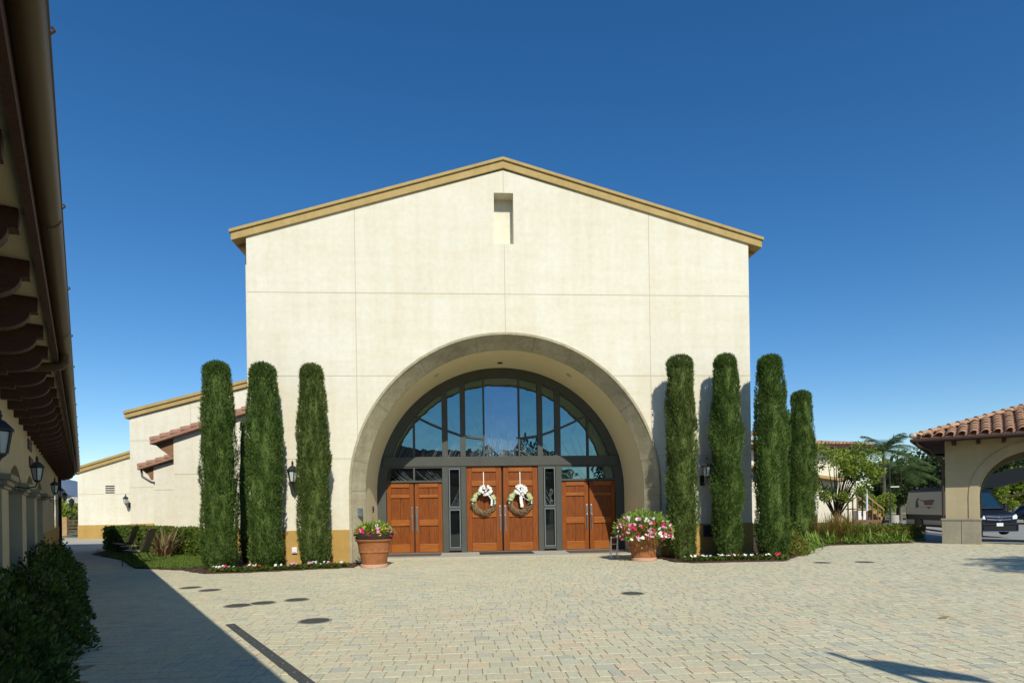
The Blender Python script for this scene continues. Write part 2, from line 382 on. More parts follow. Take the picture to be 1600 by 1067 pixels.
# plaza joint bed and pavers
pb = MB().prism([(-30, -14), (24, -14), (17.6, 20.4), (14, 24.0), (-26, 40), (-32, 40)], -.04, -.0050, 'z')
structure(pb.build('plaza_bed', 'joint_sand'))
BEDL = [(-3.0, 16.9), (-3.0, 15.75), (-5.6, 15.0), (-6.35, 14.95), (-7.35, 16.0), (-8.9, 16.8), (-11.0, 19.9), (-13.6, 22.8), (-15.0, 26.8), (-6.2, 26.8), (-6.2, 16.9)]
BEDR = [(5.2, 16.9), (5.2, 15.35), (5.6, 15.05), (7.9, 14.95), (9.55, 16.9), (10.7, 18.5), (12.2, 20.05), (15.5, 20.35), (16.0, 21.4), (22, 34), (30, 44), (8.0, 44), (8.0, 16.9)]
pv = MB(); y = 1.6; rr = random.Random(3)
while y < 22.6:
    h = rr.choice((.12, .17, .17, .21)); x = -15.5-rr.random()*.2
    while x < 19.5:
        w = rr.choice((.115, .16, .16, .21, .235)); xc_, yc_ = x+w/2, y+h/2
        dep = yc_*.9977+xc_*.0675; lat = xc_*.9977-yc_*.0675
        ok = abs(lat) < dep*.86+.6 and not in_poly(xc_, yc_, BEDL) and not in_poly(xc_, yc_, BEDR)
        if ok and yc_ > 16.95 and not (-3.3 < xc_ < 5.4): ok = xc_ < -6.2 or xc_ > 8.0
        if ok and (xc_*math.sin(RP)*-1+0) is not None:
            px, py = p_local(xc_, yc_)
            if py > .1 and xc_ > 12: ok = False
            l_ = .8542*xc_+.52*yc_
            if l_ < -.05: ok = False
        if ok:
            gp = .0020; a, b, c, d = x+gp, x+w-gp, y+gp, y+h-gp; e = .004
            z = [rr.uniform(-.0014, .0014) for _ in range(4)]; q = rr.uniform(-.0008, .0022)
            pv.add([(a,c,-.012),(b,c,-.012),(b,d,-.012),(a,d,-.012),(a+e,c+e,q+z[0]),(b-e,c+e,q+z[1]),(b-e,d-e,q+z[2]),(a+e,d-e,q+z[3])],
                   [(4,5,6,7),(0,1,5,4),(1,2,6,5),(2,3,7,6),(3,0,4,7)])
        x += w
    y += h
structure(pv.build('plaza_pavers', 'paver'))
# concrete walk along the arcade, leading to the gate
pw = MB().prism([(-9.6, 17.9), (-11.3, 20.6), (-13.9, 23.4), (-15.3, 26), (-16.3, 30), (-20, 36.5), (-27, 40), (-26.5, 44), (-30, 44), (-12.4, 18.9)], -.03, .004, 'z')
structure(pw.build('path', 'concrete'))
bl = MB().prism(BEDL, -.03, .022, 'z'); structure(bl.build('planting_bed', 'mulch'))
br = MB().prism(BEDR, -.03, .022, 'z'); structure(br.build('planting_bed', 'mulch'))
ldg = MB().prism([(-2.95, 18.1), (5.0, 18.1), (5.0, 19.9), (-2.95, 19.9)], -.02, .032, 'z')
structure(ldg.build('entrance_landing', 'concrete'))

# ------------------------------------------------------------------ the hall
XC, YF = 1.035, 16.93
DEP = 3.01
hall = empty('church_hall', (XC, YF, 0), 0, 'large cream stucco hall with gabled front and deep round arched entrance', 'building')
dX = lambda x: x*.971
dZ = lambda z: .043+.971*z
WC, ZAP, ZEV, SL = 7.01, 10.88, 8.936, .277
SPR, RO = 1.99, 4.33
A = arc(0, SPR, RO, 0, PI, 72)
# front wall at y=0 : pieces meet along edges
fwb = MB()
zt = 8.82
low = [(-WC, 0), (-RO, 0)]+[(x, z) for x, z in reversed(A)]+[(RO, 0), (WC, 0), (WC, zt), (-WC, zt)]
fwb.face([(x, 0, z) for x, z in low])
fwb.face([(x, 0, z) for x, z in [(-WC, zt), (-.27, zt), (-.27, ZAP-.27*SL), (-WC, ZEV)]])
fwb.face([(x, 0, z) for x, z in [(.27, zt), (WC, zt), (WC, ZEV), (.27, ZAP-.27*SL)]])
fwb.face([(x, 0, z) for x, z in [(-.27, 10.24), (.27, 10.24), (.27, ZAP-.27*SL), (0, ZAP), (-.27, ZAP-.27*SL)]])
for sx in (-1, 1): fwb.face([(sx*WC, 0, 0), (sx*WC, .55, 0), (sx*WC, .55, ZEV), (sx*WC, 0, ZEV)][::sx])
fwb.build('front_wall', 'stucco', hall)
rec = MB(); rd_ = .41
rec.face([(-.27, rd_, 8.95), (.27, rd_, 8.95), (.27, rd_, 10.24), (-.27, rd_, 10.24)])
rec.face([(-.27, 0, 10.24), (-.27, rd_, 10.24), (.27, rd_, 10.24), (.27, 0, 10.24)])
rec.face([(-.27, 0, zt), (-.27, 0, 10.24), (-.27, rd_, 10.24), (-.27, rd_, 8.95)])
rec.face([(.27, 0, 10.24), (.27, 0, zt), (.27, rd_, 8.95), (.27, rd_, 10.24)])
rec.face([(-.27, 0, zt), (-.27, rd_, 8.95), (.27, rd_, 8.95), (.27, 0, zt)])
rec.build('wall_niche', 'stucco', hall)
sw = MB()
for sx, xo in ((-1, 7.23), (1, 7.11)):
    sw.face([(sx*(WC-.2), .55, 0), (sx*xo, .55, 0), (sx*xo, .55, ZEV-.08), (sx*(WC-.2), .55, ZEV+.05)])
    sw.face([(sx*xo, .55, 0), (sx*xo, 26, 0), (sx*xo, 26, ZEV-.08), (sx*xo, .55, ZEV-.08)])
sw.face([(-7.2, 26, 0), (7.1, 26, 0), (7.1, 26, ZEV), (0, 26, ZAP), (-7.2, 26, ZEV)])
sw.build('side_wall', 'stucco', hall)
jn = MB(); jw = .008
for xj in (-4.107, 4.107):
    jn.box(xj-jw, xj+jw, -.003, .004, SPR+math.sqrt(max(RO**2-xj**2, 0))+.03, ZAP-abs(xj)*SL-.01)
jn.box(-jw, jw, -.003, .004, SPR+RO+.04, 8.80); jn.box(-jw, jw, -.003, .004, 10.25, ZAP-.02)
for zj in (7.42, 5.145, 2.88):
    xi = 0 if zj > SPR+RO else math.sqrt(RO**2-(zj-SPR)**2)+.03
    jn.box(-WC+.01, -max(xi, .012), -.0035, .004, zj-jw, zj+jw); jn.box(max(xi, .012), WC-.01, -.0035, .004, zj-jw, zj+jw)
for zj in (7.36, 5.09, 2.83): 
    jn.box(-7.22, -WC-.004, .546, .554, zj-jw, zj+jw); jn.box(WC+.004, 7.10, .546, .554, zj-jw, zj+jw)
jn.build('control_joint', 'joint', hall)
bb = MB()
for sx in (-1, 1):
    bb.box(sx*(RO+.02), sx*(WC+.02), -.022, .02, 0, .935)
    bb.box(sx*(WC+.02), sx*7.25, .53, .56, 0, .92)
    bb.box(sx*7.25, sx*7.20, .56, 26, 0, .92)
bb.build('base_band', 'stucco_tan', hall, bevel=.01)
# gable fascia in two steps, roof, eave box
fa = MB()
def chevron(zt_, th, xe): 
    s_ = .286
    return [(-xe, zt_-xe*s_), (0, zt_), (xe, zt_-xe*s_), (xe, zt_-xe*s_-th), (0, zt_-th), (-xe, zt_-xe*s_-th)]
fa.prism(chevron(11.20, .085, 7.43), -.105, .30, 'y'); fa.prism(chevron(11.114, .205, 7.39), -.06, .30, 'y')
fa.build('fascia', 'fascia', hall, bevel=.008)
rf = MB(); rf.prism(chevron(11.18, .22, 7.42), .31, 26.4, 'y'); rf.build('roof', 'tile_grey', hall)
eb = MB()
for sx in (-1, 1):
    eb.prism([(sx*7.38, 8.80), (sx*7.38, 8.93), (sx*7.1, 8.98), (sx*7.1, 8.66)], .40, 26, 'y')
eb.build('eave_soffit', 'fascia', hall)
# stone arch surround swept round the opening
def arch_sweep(mb, prof, n=72, zb=0.0):
    """prof: (y, R) points; path: left jamb foot, arc, right jamb foot"""
    path = [('j', -1, zb)]+[('a', PI-PI*i/n, 0) for i in range(n+1)]+[('j', 1, zb)]
    rows = []
    for k in path:
        row = []
        for y_, r_ in prof:
            if k[0] == 'j': row.append((k[1]*r_, y_, k[2]))
            else: row.append((r_*math.cos(k[1]), y_, SPR+r_*math.sin(k[1])))
        rows.append(row)
    m = len(prof); vs = [p for r_ in rows for p in r_]
    fs = [(i*m+j, (i+1)*m+j, (i+1)*m+j+1, i*m+j+1) for i in range(len(rows)-1) for j in range(m-1)]
    mb.add(vs, fs); return mb
R1, T1, RB = 3.98, .42, 4.03
st = arch_sweep(MB(), [(.02, 4.36), (-.035, 4.36), (-.035, 4.295), (-.005, 4.285), (T1, R1), (T1+.03, R1), (T1+.03, R1+.03)])
st.build('arch_surround', 'cast_stone', hall)
sj = MB()
for k in range(-1, 9):
    if k in (-1, 8): continue
    a = PI*(k+.5)/8; w = .0016
    for a_ in (a,):
        ps = []
        for da in (-w, w): ps.append([(math.cos(a_+da)*(r_-.003), y_, SPR+math.sin(a_+da)*(r_-.003)) for y_, r_ in ((-.004, 4.283), (T1, R1))])
        sj.face([ps[0][0], ps[0][1], ps[1][1], ps[1][0]])
for sx in (-1, 1):
    sj.face([(sx*4.279, 0, SPR-.008), (sx*(R1-.004), T1, SPR-.008), (sx*(R1-.004), T1, SPR+.008), (sx*4.279, 0, SPR+.008)])
sj.build('stone_joint', 'stone_joint', hall)
sf = arch_sweep(MB(), [(T1+.03, R1+.03), (T1+.06, RB+.012), (DEP+.4, RB+.012)])
sf.build('arch_soffit', 'stucco_soffit', hall, smooth=True)
# recessed lights in the soffit
for a in (60, 90.8, 120):
    for yy in ((1.5,) if a != 90.8 else (2.2,)):
        r_ = RB-.002; a_ = math.radians(a)
        cx, cz = r_*math.cos(a_), SPR+r_*math.sin(a_)
        n_ = Vector((-math.cos(a_), 0, -math.sin(a_))); t_ = Vector((-math.sin(a_), 0, math.cos(a_))); yv = Vector((0, 1, 0))
        m_ = MB(); P0 = Vector((cx, yy, cz))
        for rad, dd in ((.085, .012),):
            c1 = [P0+(t_*math.cos(q*PI/8)+yv*math.sin(q*PI/8))*rad for q in range(16)]
            c2 = [p+n_*dd for p in c1]
            m_.add(c1+c2, [(q, (q+1) % 16, 16+(q+1) % 16, 16+q) for q in range(16)]+[tuple(range(16, 32))])
        m_.build('recessed_light', 'frosted' if a != 90.8 else 'black_iron', hall)

# entrance screen ------------------------------------------------
YD = DEP
fr = MB(); fz = YD-.09
A_o = arc(0, SPR, RB+.01, 0, PI, 72); A_i = arc(0, SPR, dX(3.86), 0, PI, 72)
for i in range(72):
    (x0, z0), (x1, z1) = A_o[i], A_o[i+1]; (a0, b0), (a1, b1) = A_i[i], A_i[i+1]
    fr.add([(x0, fz, z0), (x1, fz, z1), (a1, fz, b1), (a0, fz, b0), (a1, fz+.12, b1), (a0, fz+.12, b0)], [(0, 1, 2, 3), (3, 2, 4, 5)])
ZL0, ZL1 = dZ(2.87), dZ(3.19)
for sx in (-1, 1):
    fr.box(sx*dX(3.87), sx*(RB+.01), fz, YD+.05, 0, SPR+.005)
    fr.box(sx*dX(3.87), sx*dX(3.93), fz+.003, YD+.05, SPR+.005, ZL0)
fr.build('arch_frame', 'bronze', hall)
xl = RB
li = MB(); li.box(-dX(3.95), dX(3.95), fz-.045, YD+.05, ZL0, ZL1)
li.build('lintel', 'bronze', hall, bevel=.012)
mu = MB()
yb0, yb1 = fz-.02, YD+.04
def arcz(x, r_=dX(3.86)): return SPR+math.sqrt(max(r_*r_-x*x, 0))
for sx in (-1, 1):
    for x0, x1 in ((1.81, 2.00), (1.21, 1.39)):
        mu.box(sx*dX(x0), sx*dX(x1), yb0, yb1, ZL1+.001, arcz(dX(x1))+.1)
        mu.box(sx*dX(x0), sx*dX(x1 if x0 < 1.5 else 2.01), yb0+.001, yb1, 0.03, ZL0-.001)
    for x0, w in ((.595, .03), (2.935, .03)):
        mu.box(sx*dX(x0-w), sx*dX(x0+w), yb0+.01, yb1, ZL1+.001, arcz(dX(x0))+.1)
    # transom over the side doors, post between the transom lights
    mu.box(sx*dX(2.01), sx*dX(3.87), yb0+.003, yb1, dZ(2.345), dZ(2.41))
    mu.box(sx*dX(2.91), sx*dX(2.97), yb0+.004, yb1, dZ(2.41), ZL0-.001)
    mu.box(sx*dX(2.01), sx*dX(3.87), yb0+.006, yb1, ZL0-.05, ZL0-.001)
    # sidelight rails
    for za, zb in ((.05, .14), (1.43, 1.50), (2.80, 2.869)): mu.box(sx*dX(1.39), sx*dX(1.81), yb0+.004, yb1, dZ(za), dZ(zb))
    # swept curved bar
    cp = [(.62, 3.79), (1.3, 3.88), (1.98, 4.13), (2.4, 4.31), (2.83, 4.53), (3.1, 4.70)]
    for (xa, za), (xb, zb) in zip(cp[:-1], cp[1:]):
        mu.prism([(sx*dX(xa), dZ(za-.035)), (sx*dX(xb), dZ(zb-.035)), (sx*dX(xb), dZ(zb+.035)), (sx*dX(xa), dZ(za+.035))], yb0+.012, yb1, 'y')
mu.build('mullion', 'bronze', hall, bevel=.006)
fb = MB()
for sx in (-1, 1):
    for (xa, xb, za, zb) in ((1.41, 1.79, .14, 1.43), (1.41, 1.79, 1.50, 2.80)):
        w = .035
        fb.box(sx*dX(xa), sx*dX(xa+w), yb0-.008, yb0+.03, dZ(za), dZ(zb)); fb.box(sx*dX(xb-w), sx*dX(xb), yb0-.008, yb0+.03, dZ(za), dZ(zb))
        fb.box(sx*dX(xa+w), sx*dX(xb-w), yb0-.007, yb0+.03, dZ(za), dZ(za)+.035); fb.box(sx*dX(xa+w), sx*dX(xb-w), yb0-.007, yb0+.03, dZ(zb)-.035, dZ(zb))
fb.build('sidelight_frame', 'bronze_light', hall)
# glass panes, each with its etched lines
def bar_z(x):
    x = abs(x)/.971; cp = [(0, 3.75), (.62, 3.79), (1.3, 3.88), (1.98, 4.13), (2.4, 4.31), (2.83, 4.53), (3.1, 4.70), (3.9, 5.3)]
    for (xa, za), (xb, zb) in zip(cp[:-1], cp[1:]):
        if x <= xb: return dZ(za+(zb-za)*(x-xa)/(xb-xa))
    return 6
def pane(poly, m, yy=YD+.01):
    mb = MB(); mb.face([(x, yy, z) for x, z in poly]); return mb.build('window_pane', m, hall)
def etch_lines(pn, lines, yy=YD+.004, w=.0035):
    mb = MB()
    for pts in lines:
        for (xa, za), (xb, zb) in zip(pts[:-1], pts[1:]):
            d = Vector((xb-xa, 0, zb-za)); 
            if d.length < 1e-5: continue
            nn = Vector((-d.z, 0, d.x)).normalized()*w*.5
            mb.face([(xa+nn.x, yy, za+nn.z), (xb+nn.x, yy, zb+nn.z), (xb-nn.x, yy, zb-nn.z), (xa-nn.x, yy, za-nn.z)])
    if mb.f: mb.build('etched_lines', 'etch', pn)
re_ = random.Random(21)
def wisps(x0, x1, z0, z1, n, lean, spread=.25, sc=1.0):
    out = []
    for _ in range(n):
        x = re_.uniform(x0, x1); z = z0+.01; L_ = re_.uniform(.25, 1.0)*(z1-z0)*sc; ln = lean+re_.uniform(-spread, spread); cv = re_.uniform(-.5, .5)
        pts = []
        for k in range(9):
            t = k/8; xx = x+ln*L_*t+cv*L_*.25*t*t; zz_ = z+L_*t
            if xx < x0 or xx > x1 or zz_ > min(z1, arcz(xx)-.02): break
            pts.append((xx, zz_))
        if len(pts) > 1: out.append(pts)
    return out
def column_poly(xa, xb, za, zf_top, n=10):
    xs_ = [xa+(xb-xa)*i/n for i in range(n+1)]
    return [(xa, za(xa)), *[(x, za(x)) for x in xs_[1:]], *[(x, zf_top(x)) for x in reversed(xs_)]]
zlow = lambda x: ZL1-.005
ztop = lambda x: arcz(x)+.04
cols = [(.565, -.565, 'glass_mid')]
c0 = pane(column_poly(-dX(.58), dX(.58), zlow, ztop), 'glass_mid')
etch_lines(c0, wisps(-.54, .54, ZL1, ZL1+1.0, 46, 0, .25, .8)+wisps(-.5, .5, ZL1+.2, ZL1+2.2, 8, 0, .12), w=.0032)
for sx in (-1, 1):
    for xa, xb in ((.61, 1.23), (1.37, 1.83), (1.98, 2.93), (2.94, 3.8)):
        p, q = sorted((sx*dX(xa), sx*dX(xb)))
        if xa > 2.93:
            q_ = pane(column_poly(p, q, zlow, lambda x: min(ztop(x), SPR+math.sqrt(max((RB-.02)**2-x*x, .01)))), 'glass')
            etch_lines(q_, wisps(p+.03, q-.03, ZL1, ZL1+.9, 9, -sx*.5, .15))
        else:
            lo = pane(column_poly(p, q, zlow, bar_z), 'glass'); hi = pane(column_poly(p, q, bar_z, ztop), 'glass')
            etch_lines(lo, wisps(p+.03, q-.03, ZL1, ZL1+.75, 13 if xa < 1 else 7, -sx*(.9 if xa < 1 else .55), .5 if xa < 1 else .2))
            etch_lines(hi, wisps(p+.03, q-.03, dZ(3.9), dZ(5.2), 5, sx*.45, .1))
    for xa, xb in ((2.0, 2.93), (2.95, 3.87)):
        p, q = sorted((sx*dX(xa), sx*dX(xb)))
        t_ = pane([(p, dZ(2.40)), (q, dZ(2.40)), (q, ZL0), (p, ZL0)], 'glass_dark' if sx < 0 else 'glass')
        ln = []
        for _ in range(8):
            x = re_.uniform(p+.03, q-.2); L_ = re_.uniform(.15, .45); z = dZ(2.42)
            ln.append([(min(x+L_*t, q-.03), min(z+.40*(1-t)**1.5*L_*2, ZL0-.06)) for t in (0, .25, .5, .75, 1)])
        etch_lines(t_, ln)
    for za, zb in ((.13, 1.44), (1.49, 2.81)):
        p, q = sorted((sx*dX(1.40), sx*dX(1.80)))
        t_ = pane([(p, dZ(za)), (q, dZ(za)), (q, dZ(zb)), (p, dZ(zb))], 'glass_dark')
        if za > 1: etch_lines(t_, wisps(p+.05, q-.05, dZ(1.55), dZ(2.75), 9, -sx*.5, .12, .8), w=.0025)
# doors : boarded panels, stiles and rails, pull handles
def door(xa, xb, z0, z1, fr_, hside):
    mb = MB(); yp, ys_ = YD-.015, YD-.045; w = xb-xa; H_ = z1-z0; sw_ = .155*w
    mb.cur = 0
    xm = (xa+xb)/2; xi0, xi1 = xa+sw_, xb-sw_
    mb.box(xi0, xm-.002, yp, YD+.03, z0, z1); mb.box(xm+.002, xi1, yp, YD+.03, z0, z1)
    mb.cur = 1
    mb.box(xa, xi0, ys_, YD+.03, z0, z1); mb.box(xi1, xb, ys_, YD+.03, z0, z1)
    mb.cur = 2
    for a, b in fr_: mb.box(xi0+.002, xi1-.002, ys_-.008, YD, z1-b*H_+.001, z1-a*H_-.001)
    d = mb.build('door', ['wood_panel', 'wood_stile', 'wood_rail'], hall, bevel=.006)
    hb = MB(); hx = xa+.055 if hside < 0 else xb-.055; h0, h1 = dZ(.68), dZ(1.53)
    hb.box(hx-.026, hx+.026, ys_-.014, ys_-.001, h0, h1)
    hb.box(hx-.012, hx+.012, ys_-.075, ys_-.055, h0+.06, h1-.30)
    for z in (h0+.09, h1-.34): hb.box(hx-.011, hx+.011, ys_-.056, ys_-.013, z-.012, z+.012)
    hb.build('handle', 'steel', d, bevel=.003)
FS = [(0, .065), (.17, .215), (.53, .617), (.88, .998)]
FC = [(0, .064), (.17, .23), (.52, .60), (.904, .998)]
for xa, xb, zt_, fr_, hs in ((-3.855, -2.97, 2.335, FS, 1), (-2.93, -2.02, 2.335, FS, -1), (-1.205, -.03, 2.86, FC, 1), (.03, 1.205, 2.86, FC, -1), (2.02, 2.93, 2.335, FS, 1), (2.97, 3.855, 2.335, FS, -1)):
    door(dX(xa), dX(xb), .055, dZ(zt_), fr_, hs)
th = MB()
for xa, xb in ((-3.86, -2.01), (-1.21, 1.21), (2.01, 3.86)): th.box(dX(xa), dX(xb), YD-.10, YD+.05, .03, .05)
th.build('threshold', 'bronze_light', hall)
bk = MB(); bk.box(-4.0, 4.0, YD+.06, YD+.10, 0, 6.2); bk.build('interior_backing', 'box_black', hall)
# side wings to the left, stepped back behind one another (coordinates relative to hall)
def wx(X): return X-XC
def wy(Y): return Y-YF
def wing(x0, x1, y0, y1, zl, slope, band, joints, vj=()):
    w = MB(); xl_, xr = wx(x0), wx(x1); yl, yr = wy(y0), wy(y1); zr = zl+slope*(x1-x0)
    w.face([(xl_, yl, 0), (xr, yl, 0), (xr, yl, zr), (xl_, yl, zl)])
    w.face([(xl_, yr, 0), (xl_, yl, 0), (xl_, yl, zl), (xl_, yr, zl)])
    w.face([(xr, yr, 0), (xl_, yr, 0), (xl_, yr, zl), (xr, yr, zr)])
    w.build('wing_wall', 'stucco', hall)
    b = MB(); b.box(xl_-.02, xr, yl-.02, yl+.01, 0, band); b.build('base_band', 'stucco_tan', hall)
    j = MB()
    for z in joints: j.box(xl_, xr, yl-.003, yl+.004, z-.012, z+.012)
    for x, z0, z1 in vj: j.box(wx(x)-.01, wx(x)+.01, yl-.0025, yl+.004, z0, z1)
    if j.f: j.build('control_joint', 'joint', hall)
    return xl_, xr, yl, yr, zr
def rake(xl_, xr, yl, yr, z0, slope, th_, m, name, over=.18):
    zr = z0+slope*(xr-xl_); k = th_
    f = MB(); f.prism([(xl_, z0), (xr, zr), (xr, zr-k*.4), (xl_, z0-k*.4)], yl-over, yr, 'y')
    f.prism([(xl_+.04, z0-k*.4), (xr, zr-k*.4), (xr, zr-k), (xl_+.04, z0-k)], yl-over+.06, yr, 'y')
    f.build(name, m, hall)
a = wing(-16.1, -6.2, 30, 44, 5.95, .262, .95, (4.89, 2.67), ((-13.3, .95, 6.6), (-11.9, .95, 6.9)))
rake(wx(-16.3), wx(-6.2), wy(30), wy(44), 6.27, .262, .34, 'fascia', 'wing_fascia')
b_ = wing(-22.5, -16.1, 36.5, 48, 3.82, .305, .80, (2.56,), ((-17.3, .8, 5.3),))
rake(wx(-22.75), wx(-16.1), wy(36.5), wy(48), 4.05, .305, .34, 'fascia', 'wing_fascia')
c_ = wing(-10.34, -6.2, 22, 30, 4.05, .33, .90, (2.80,), ((-8.35, .9, 4.4),))
d_ = wing(-13.03, -10.34, 26, 30, 3.35, .3, .92, (2.4,))
def tiled_rake(x0, x1, y0, y1, z0, slope):
    t = MB(); L_ = math.hypot(x1-x0, slope*(x1-x0)); n = int(L_/.36)
    cols_ = int((y1-y0)/.5)+1
    for c in range(cols_):
        yy = y0+c*.5
        for k in range(n+1):
            xa = x0+(x1-x0)*k/n; za = z0+slope*(xa-x0); xb = xa+(x1-x0)/n*1.08; zb = z0+slope*(xb-x0)
            ra, rb = .15, .125; pts = []
            for (px, pz, r_) in ((xa, za+.03, ra), (xb, zb-.005, rb)):
                pts += [(px-.3*r_*math.sin(q*PI/6), yy-math.cos(q*PI/6)*r_*1.0, pz+math.sin(q*PI/6)*r_) for q in range(7)]
            if xb > x1+.1: continue
            t.add(pts, [(q, q+1, q+8, q+7) for q in range(6)]+[(0, 1, 2, 3, 4, 5, 6)])
    t.build('tile_roof', 'tile_grey', hall)
    u = MB(); u.prism([(x0, z0), (x1, z0+slope*(x1-x0)), (x1, z0+slope*(x1-x0)-.10), (x0, z0-.10)], y0-.14, y1, 'y'); u.build('roof_deck', 'tile_grey', hall)
def eave_tail(xe, xw, z0, slope, y0):
    t = MB(); t.prism([(wx(xe)+.08, z0-.11), (wx(xw), z0-.11+slope*(xw-xe-.08)), (wx(xw), z0-.48), (wx(xw)-.12, z0-.50), (wx(xe)+.30, z0-.30), (wx(xe)+.25, z0-.26)], wy(y0)+.02, wy(y0)+.14, 'y')
    t.build('eave_corbel', 'wood_brown', hall)
tiled_rake(wx(-11.02), wx(-6.2), wy(22)-.1, wy(29.8), 3.93, .332); eave_tail(-11.02, -10.34, 3.93, .332, 22)
tiled_rake(wx(-13.55), wx(-10.34), wy(26)-.1, wy(29.8), 3.32, .31); eave_tail(-13.55, -13.03, 3.32, .31, 26)
lv = MB(); x0, x1, z0, z1 = wx(-20.96), wx(-20.46), 2.58, 3.07; yl = wy(36.5)
lv.box(x0-.05, x1+.05, yl-.012, yl, z0-.05, z1+.05); lv.build('vent_frame', 'stucco', hall)
lv2 = MB()
for k in range(4): lv2.box(x0, x1, yl-.030, yl-.013, z0+.035+k*.125, z0+.095+k*.125)
lv2.build('vent_louver', 'box_black', hall)
sp = MB(); sp.tube([(wx(-13.5), wy(26)-.02, 3.22), (wx(-13.45), wy(26)-.05, 2.95), (wx(-13.1), wy(26)-.05, 2.72), (wx(-12.98), wy(26)-.05, 2.70)], .045, 8); sp.build('downspout', 'gutter_dark', hall, smooth=True)

# small things fixed on the front
pl = empty('wall_plaque', (XC-4.13, YF+.16, 1.40), math.radians(-22), 'small blue grey plaque reading 2013 on the left stone jamb', 'plaque')
mb = MB(); mb.box(-.125, .125, -.02, .012, -.115, .115); mb.build('plate', 'plaque', pl, bevel=.004)
mb = MB(); mb.box(-.006, .006, -.026, -.018, .02, .08); mb.box(-.018, .018, -.0255, -.018, .05, .06); mb.build('cross_mark', 'plaque_letter', pl)
text_mesh('2013', .095, 'lettering', 'plaque_letter', pl, Matrix.Translation((0, -.021, -.075)) @ Matrix.Rotation(PI/2, 4, 'X'), .004, 'CENTER')
o = MB(); o.box(-.04, .04, -.03, .0, -.10, .10); o.box(-.022, .022, -.045, -.03, -.03, .05)
tag(o.build('card_reader', 'box_black', None, loc=(XC-3.985, YF+1.6, 1.47)), 'small black card reader on the left jamb inside the arch', 'card reader').rotation_euler = (0, 0, PI/2)
o = MB(); o.box(-.07, .07, -.055, 0, -.08, .08); o.box(-.05, .05, -.075, -.055, -.055, .06)
tag(o.build('outlet_box', 'white_paint', None, bevel=.006, loc=(XC-5.83, YF-.022, .40)), 'weatherproof outlet box low on the tan wall base left of the arch', 'outlet box')
o = MB(); o.cur = 0; o.box(-.17, .17, -.03, 0, -.17, .17); o.cur = 1
for k in range(6): o.box(-.14, .14, -.036, -.031, -.13+k*.048, -.10+k*.048)
tag(o.build('wall_vent', ['screen_grey', 'box_black'], None, loc=(XC+5.72, YF-.022, .72)), 'dark square vent grille in the tan wall base between cypresses', 'vent')

# ------------------------------------------------------------------ wall lanterns
def make_lantern():
    r = empty('wall_lantern', (0, 0, 0), 0, '', 'lantern', 'black wall lanterns')
    b = MB()
    b.box(-.06, .06, -.02, 0, -.19, .10)
    b.tube([(0, -.01, -.10), (0, -.20, -.13), (0, -.36, -.10), (0, -.40, -.02)], .016, 6)
    b.tube([(0, -.01, -.16), (0, -.12, -.20), (0, -.22, -.165), (0, -.24, -.12)], .011, 6)
    b.build('bracket', 'black_iron', r, smooth=True)
    c = (0, -.40, 0)
    cg = MB()
    cg.lathe([(.02, -.02), (.03, .0), (.075, .03), (.082, .055)], 6, c)
    for k in range(6):
        a = 2*PI*k/6; cg.tube([(c[0]+.08*math.cos(a), c[1]+.08*math.sin(a), .05), (c[0]+.128*math.cos(a), c[1]+.128*math.sin(a), .33)], .011, 4)
    cg.lathe([(.125, .32), (.14, .33), (.125, .345)], 6, c)
    cg.build('cage', 'black_iron', r)
    gl_ = MB(); gl_.lathe([(.074, .056), (.116, .325)], 6, c); gl_.build('glass', 'frosted', r)
    cp = MB(); cp.lathe([(.165, .335), (.165, .355), (.06, .46), (.03, .47), (.022, .50), (.04, .525), (.022, .55), (.03, .57), (.0005, .61)], 6, c)
    cp.build('cap', 'black_iron', r)
    return r
lan = make_lantern()
lan.location = (-4.72, YF, 2.20); lan['label'] = 'black wall lantern on the cream front between two cypresses left of the arch'
dup(lan, (6.58, YF, 2.20), 0, 1, 'black wall lantern right of the arch, half hidden among the cypresses')
dup(lan, (-19.62, 36.5-6.4+6.35, 1.95), math.radians(-90)+PI/2, 1.0, 'small black lantern on the far wall near the louvered vent')

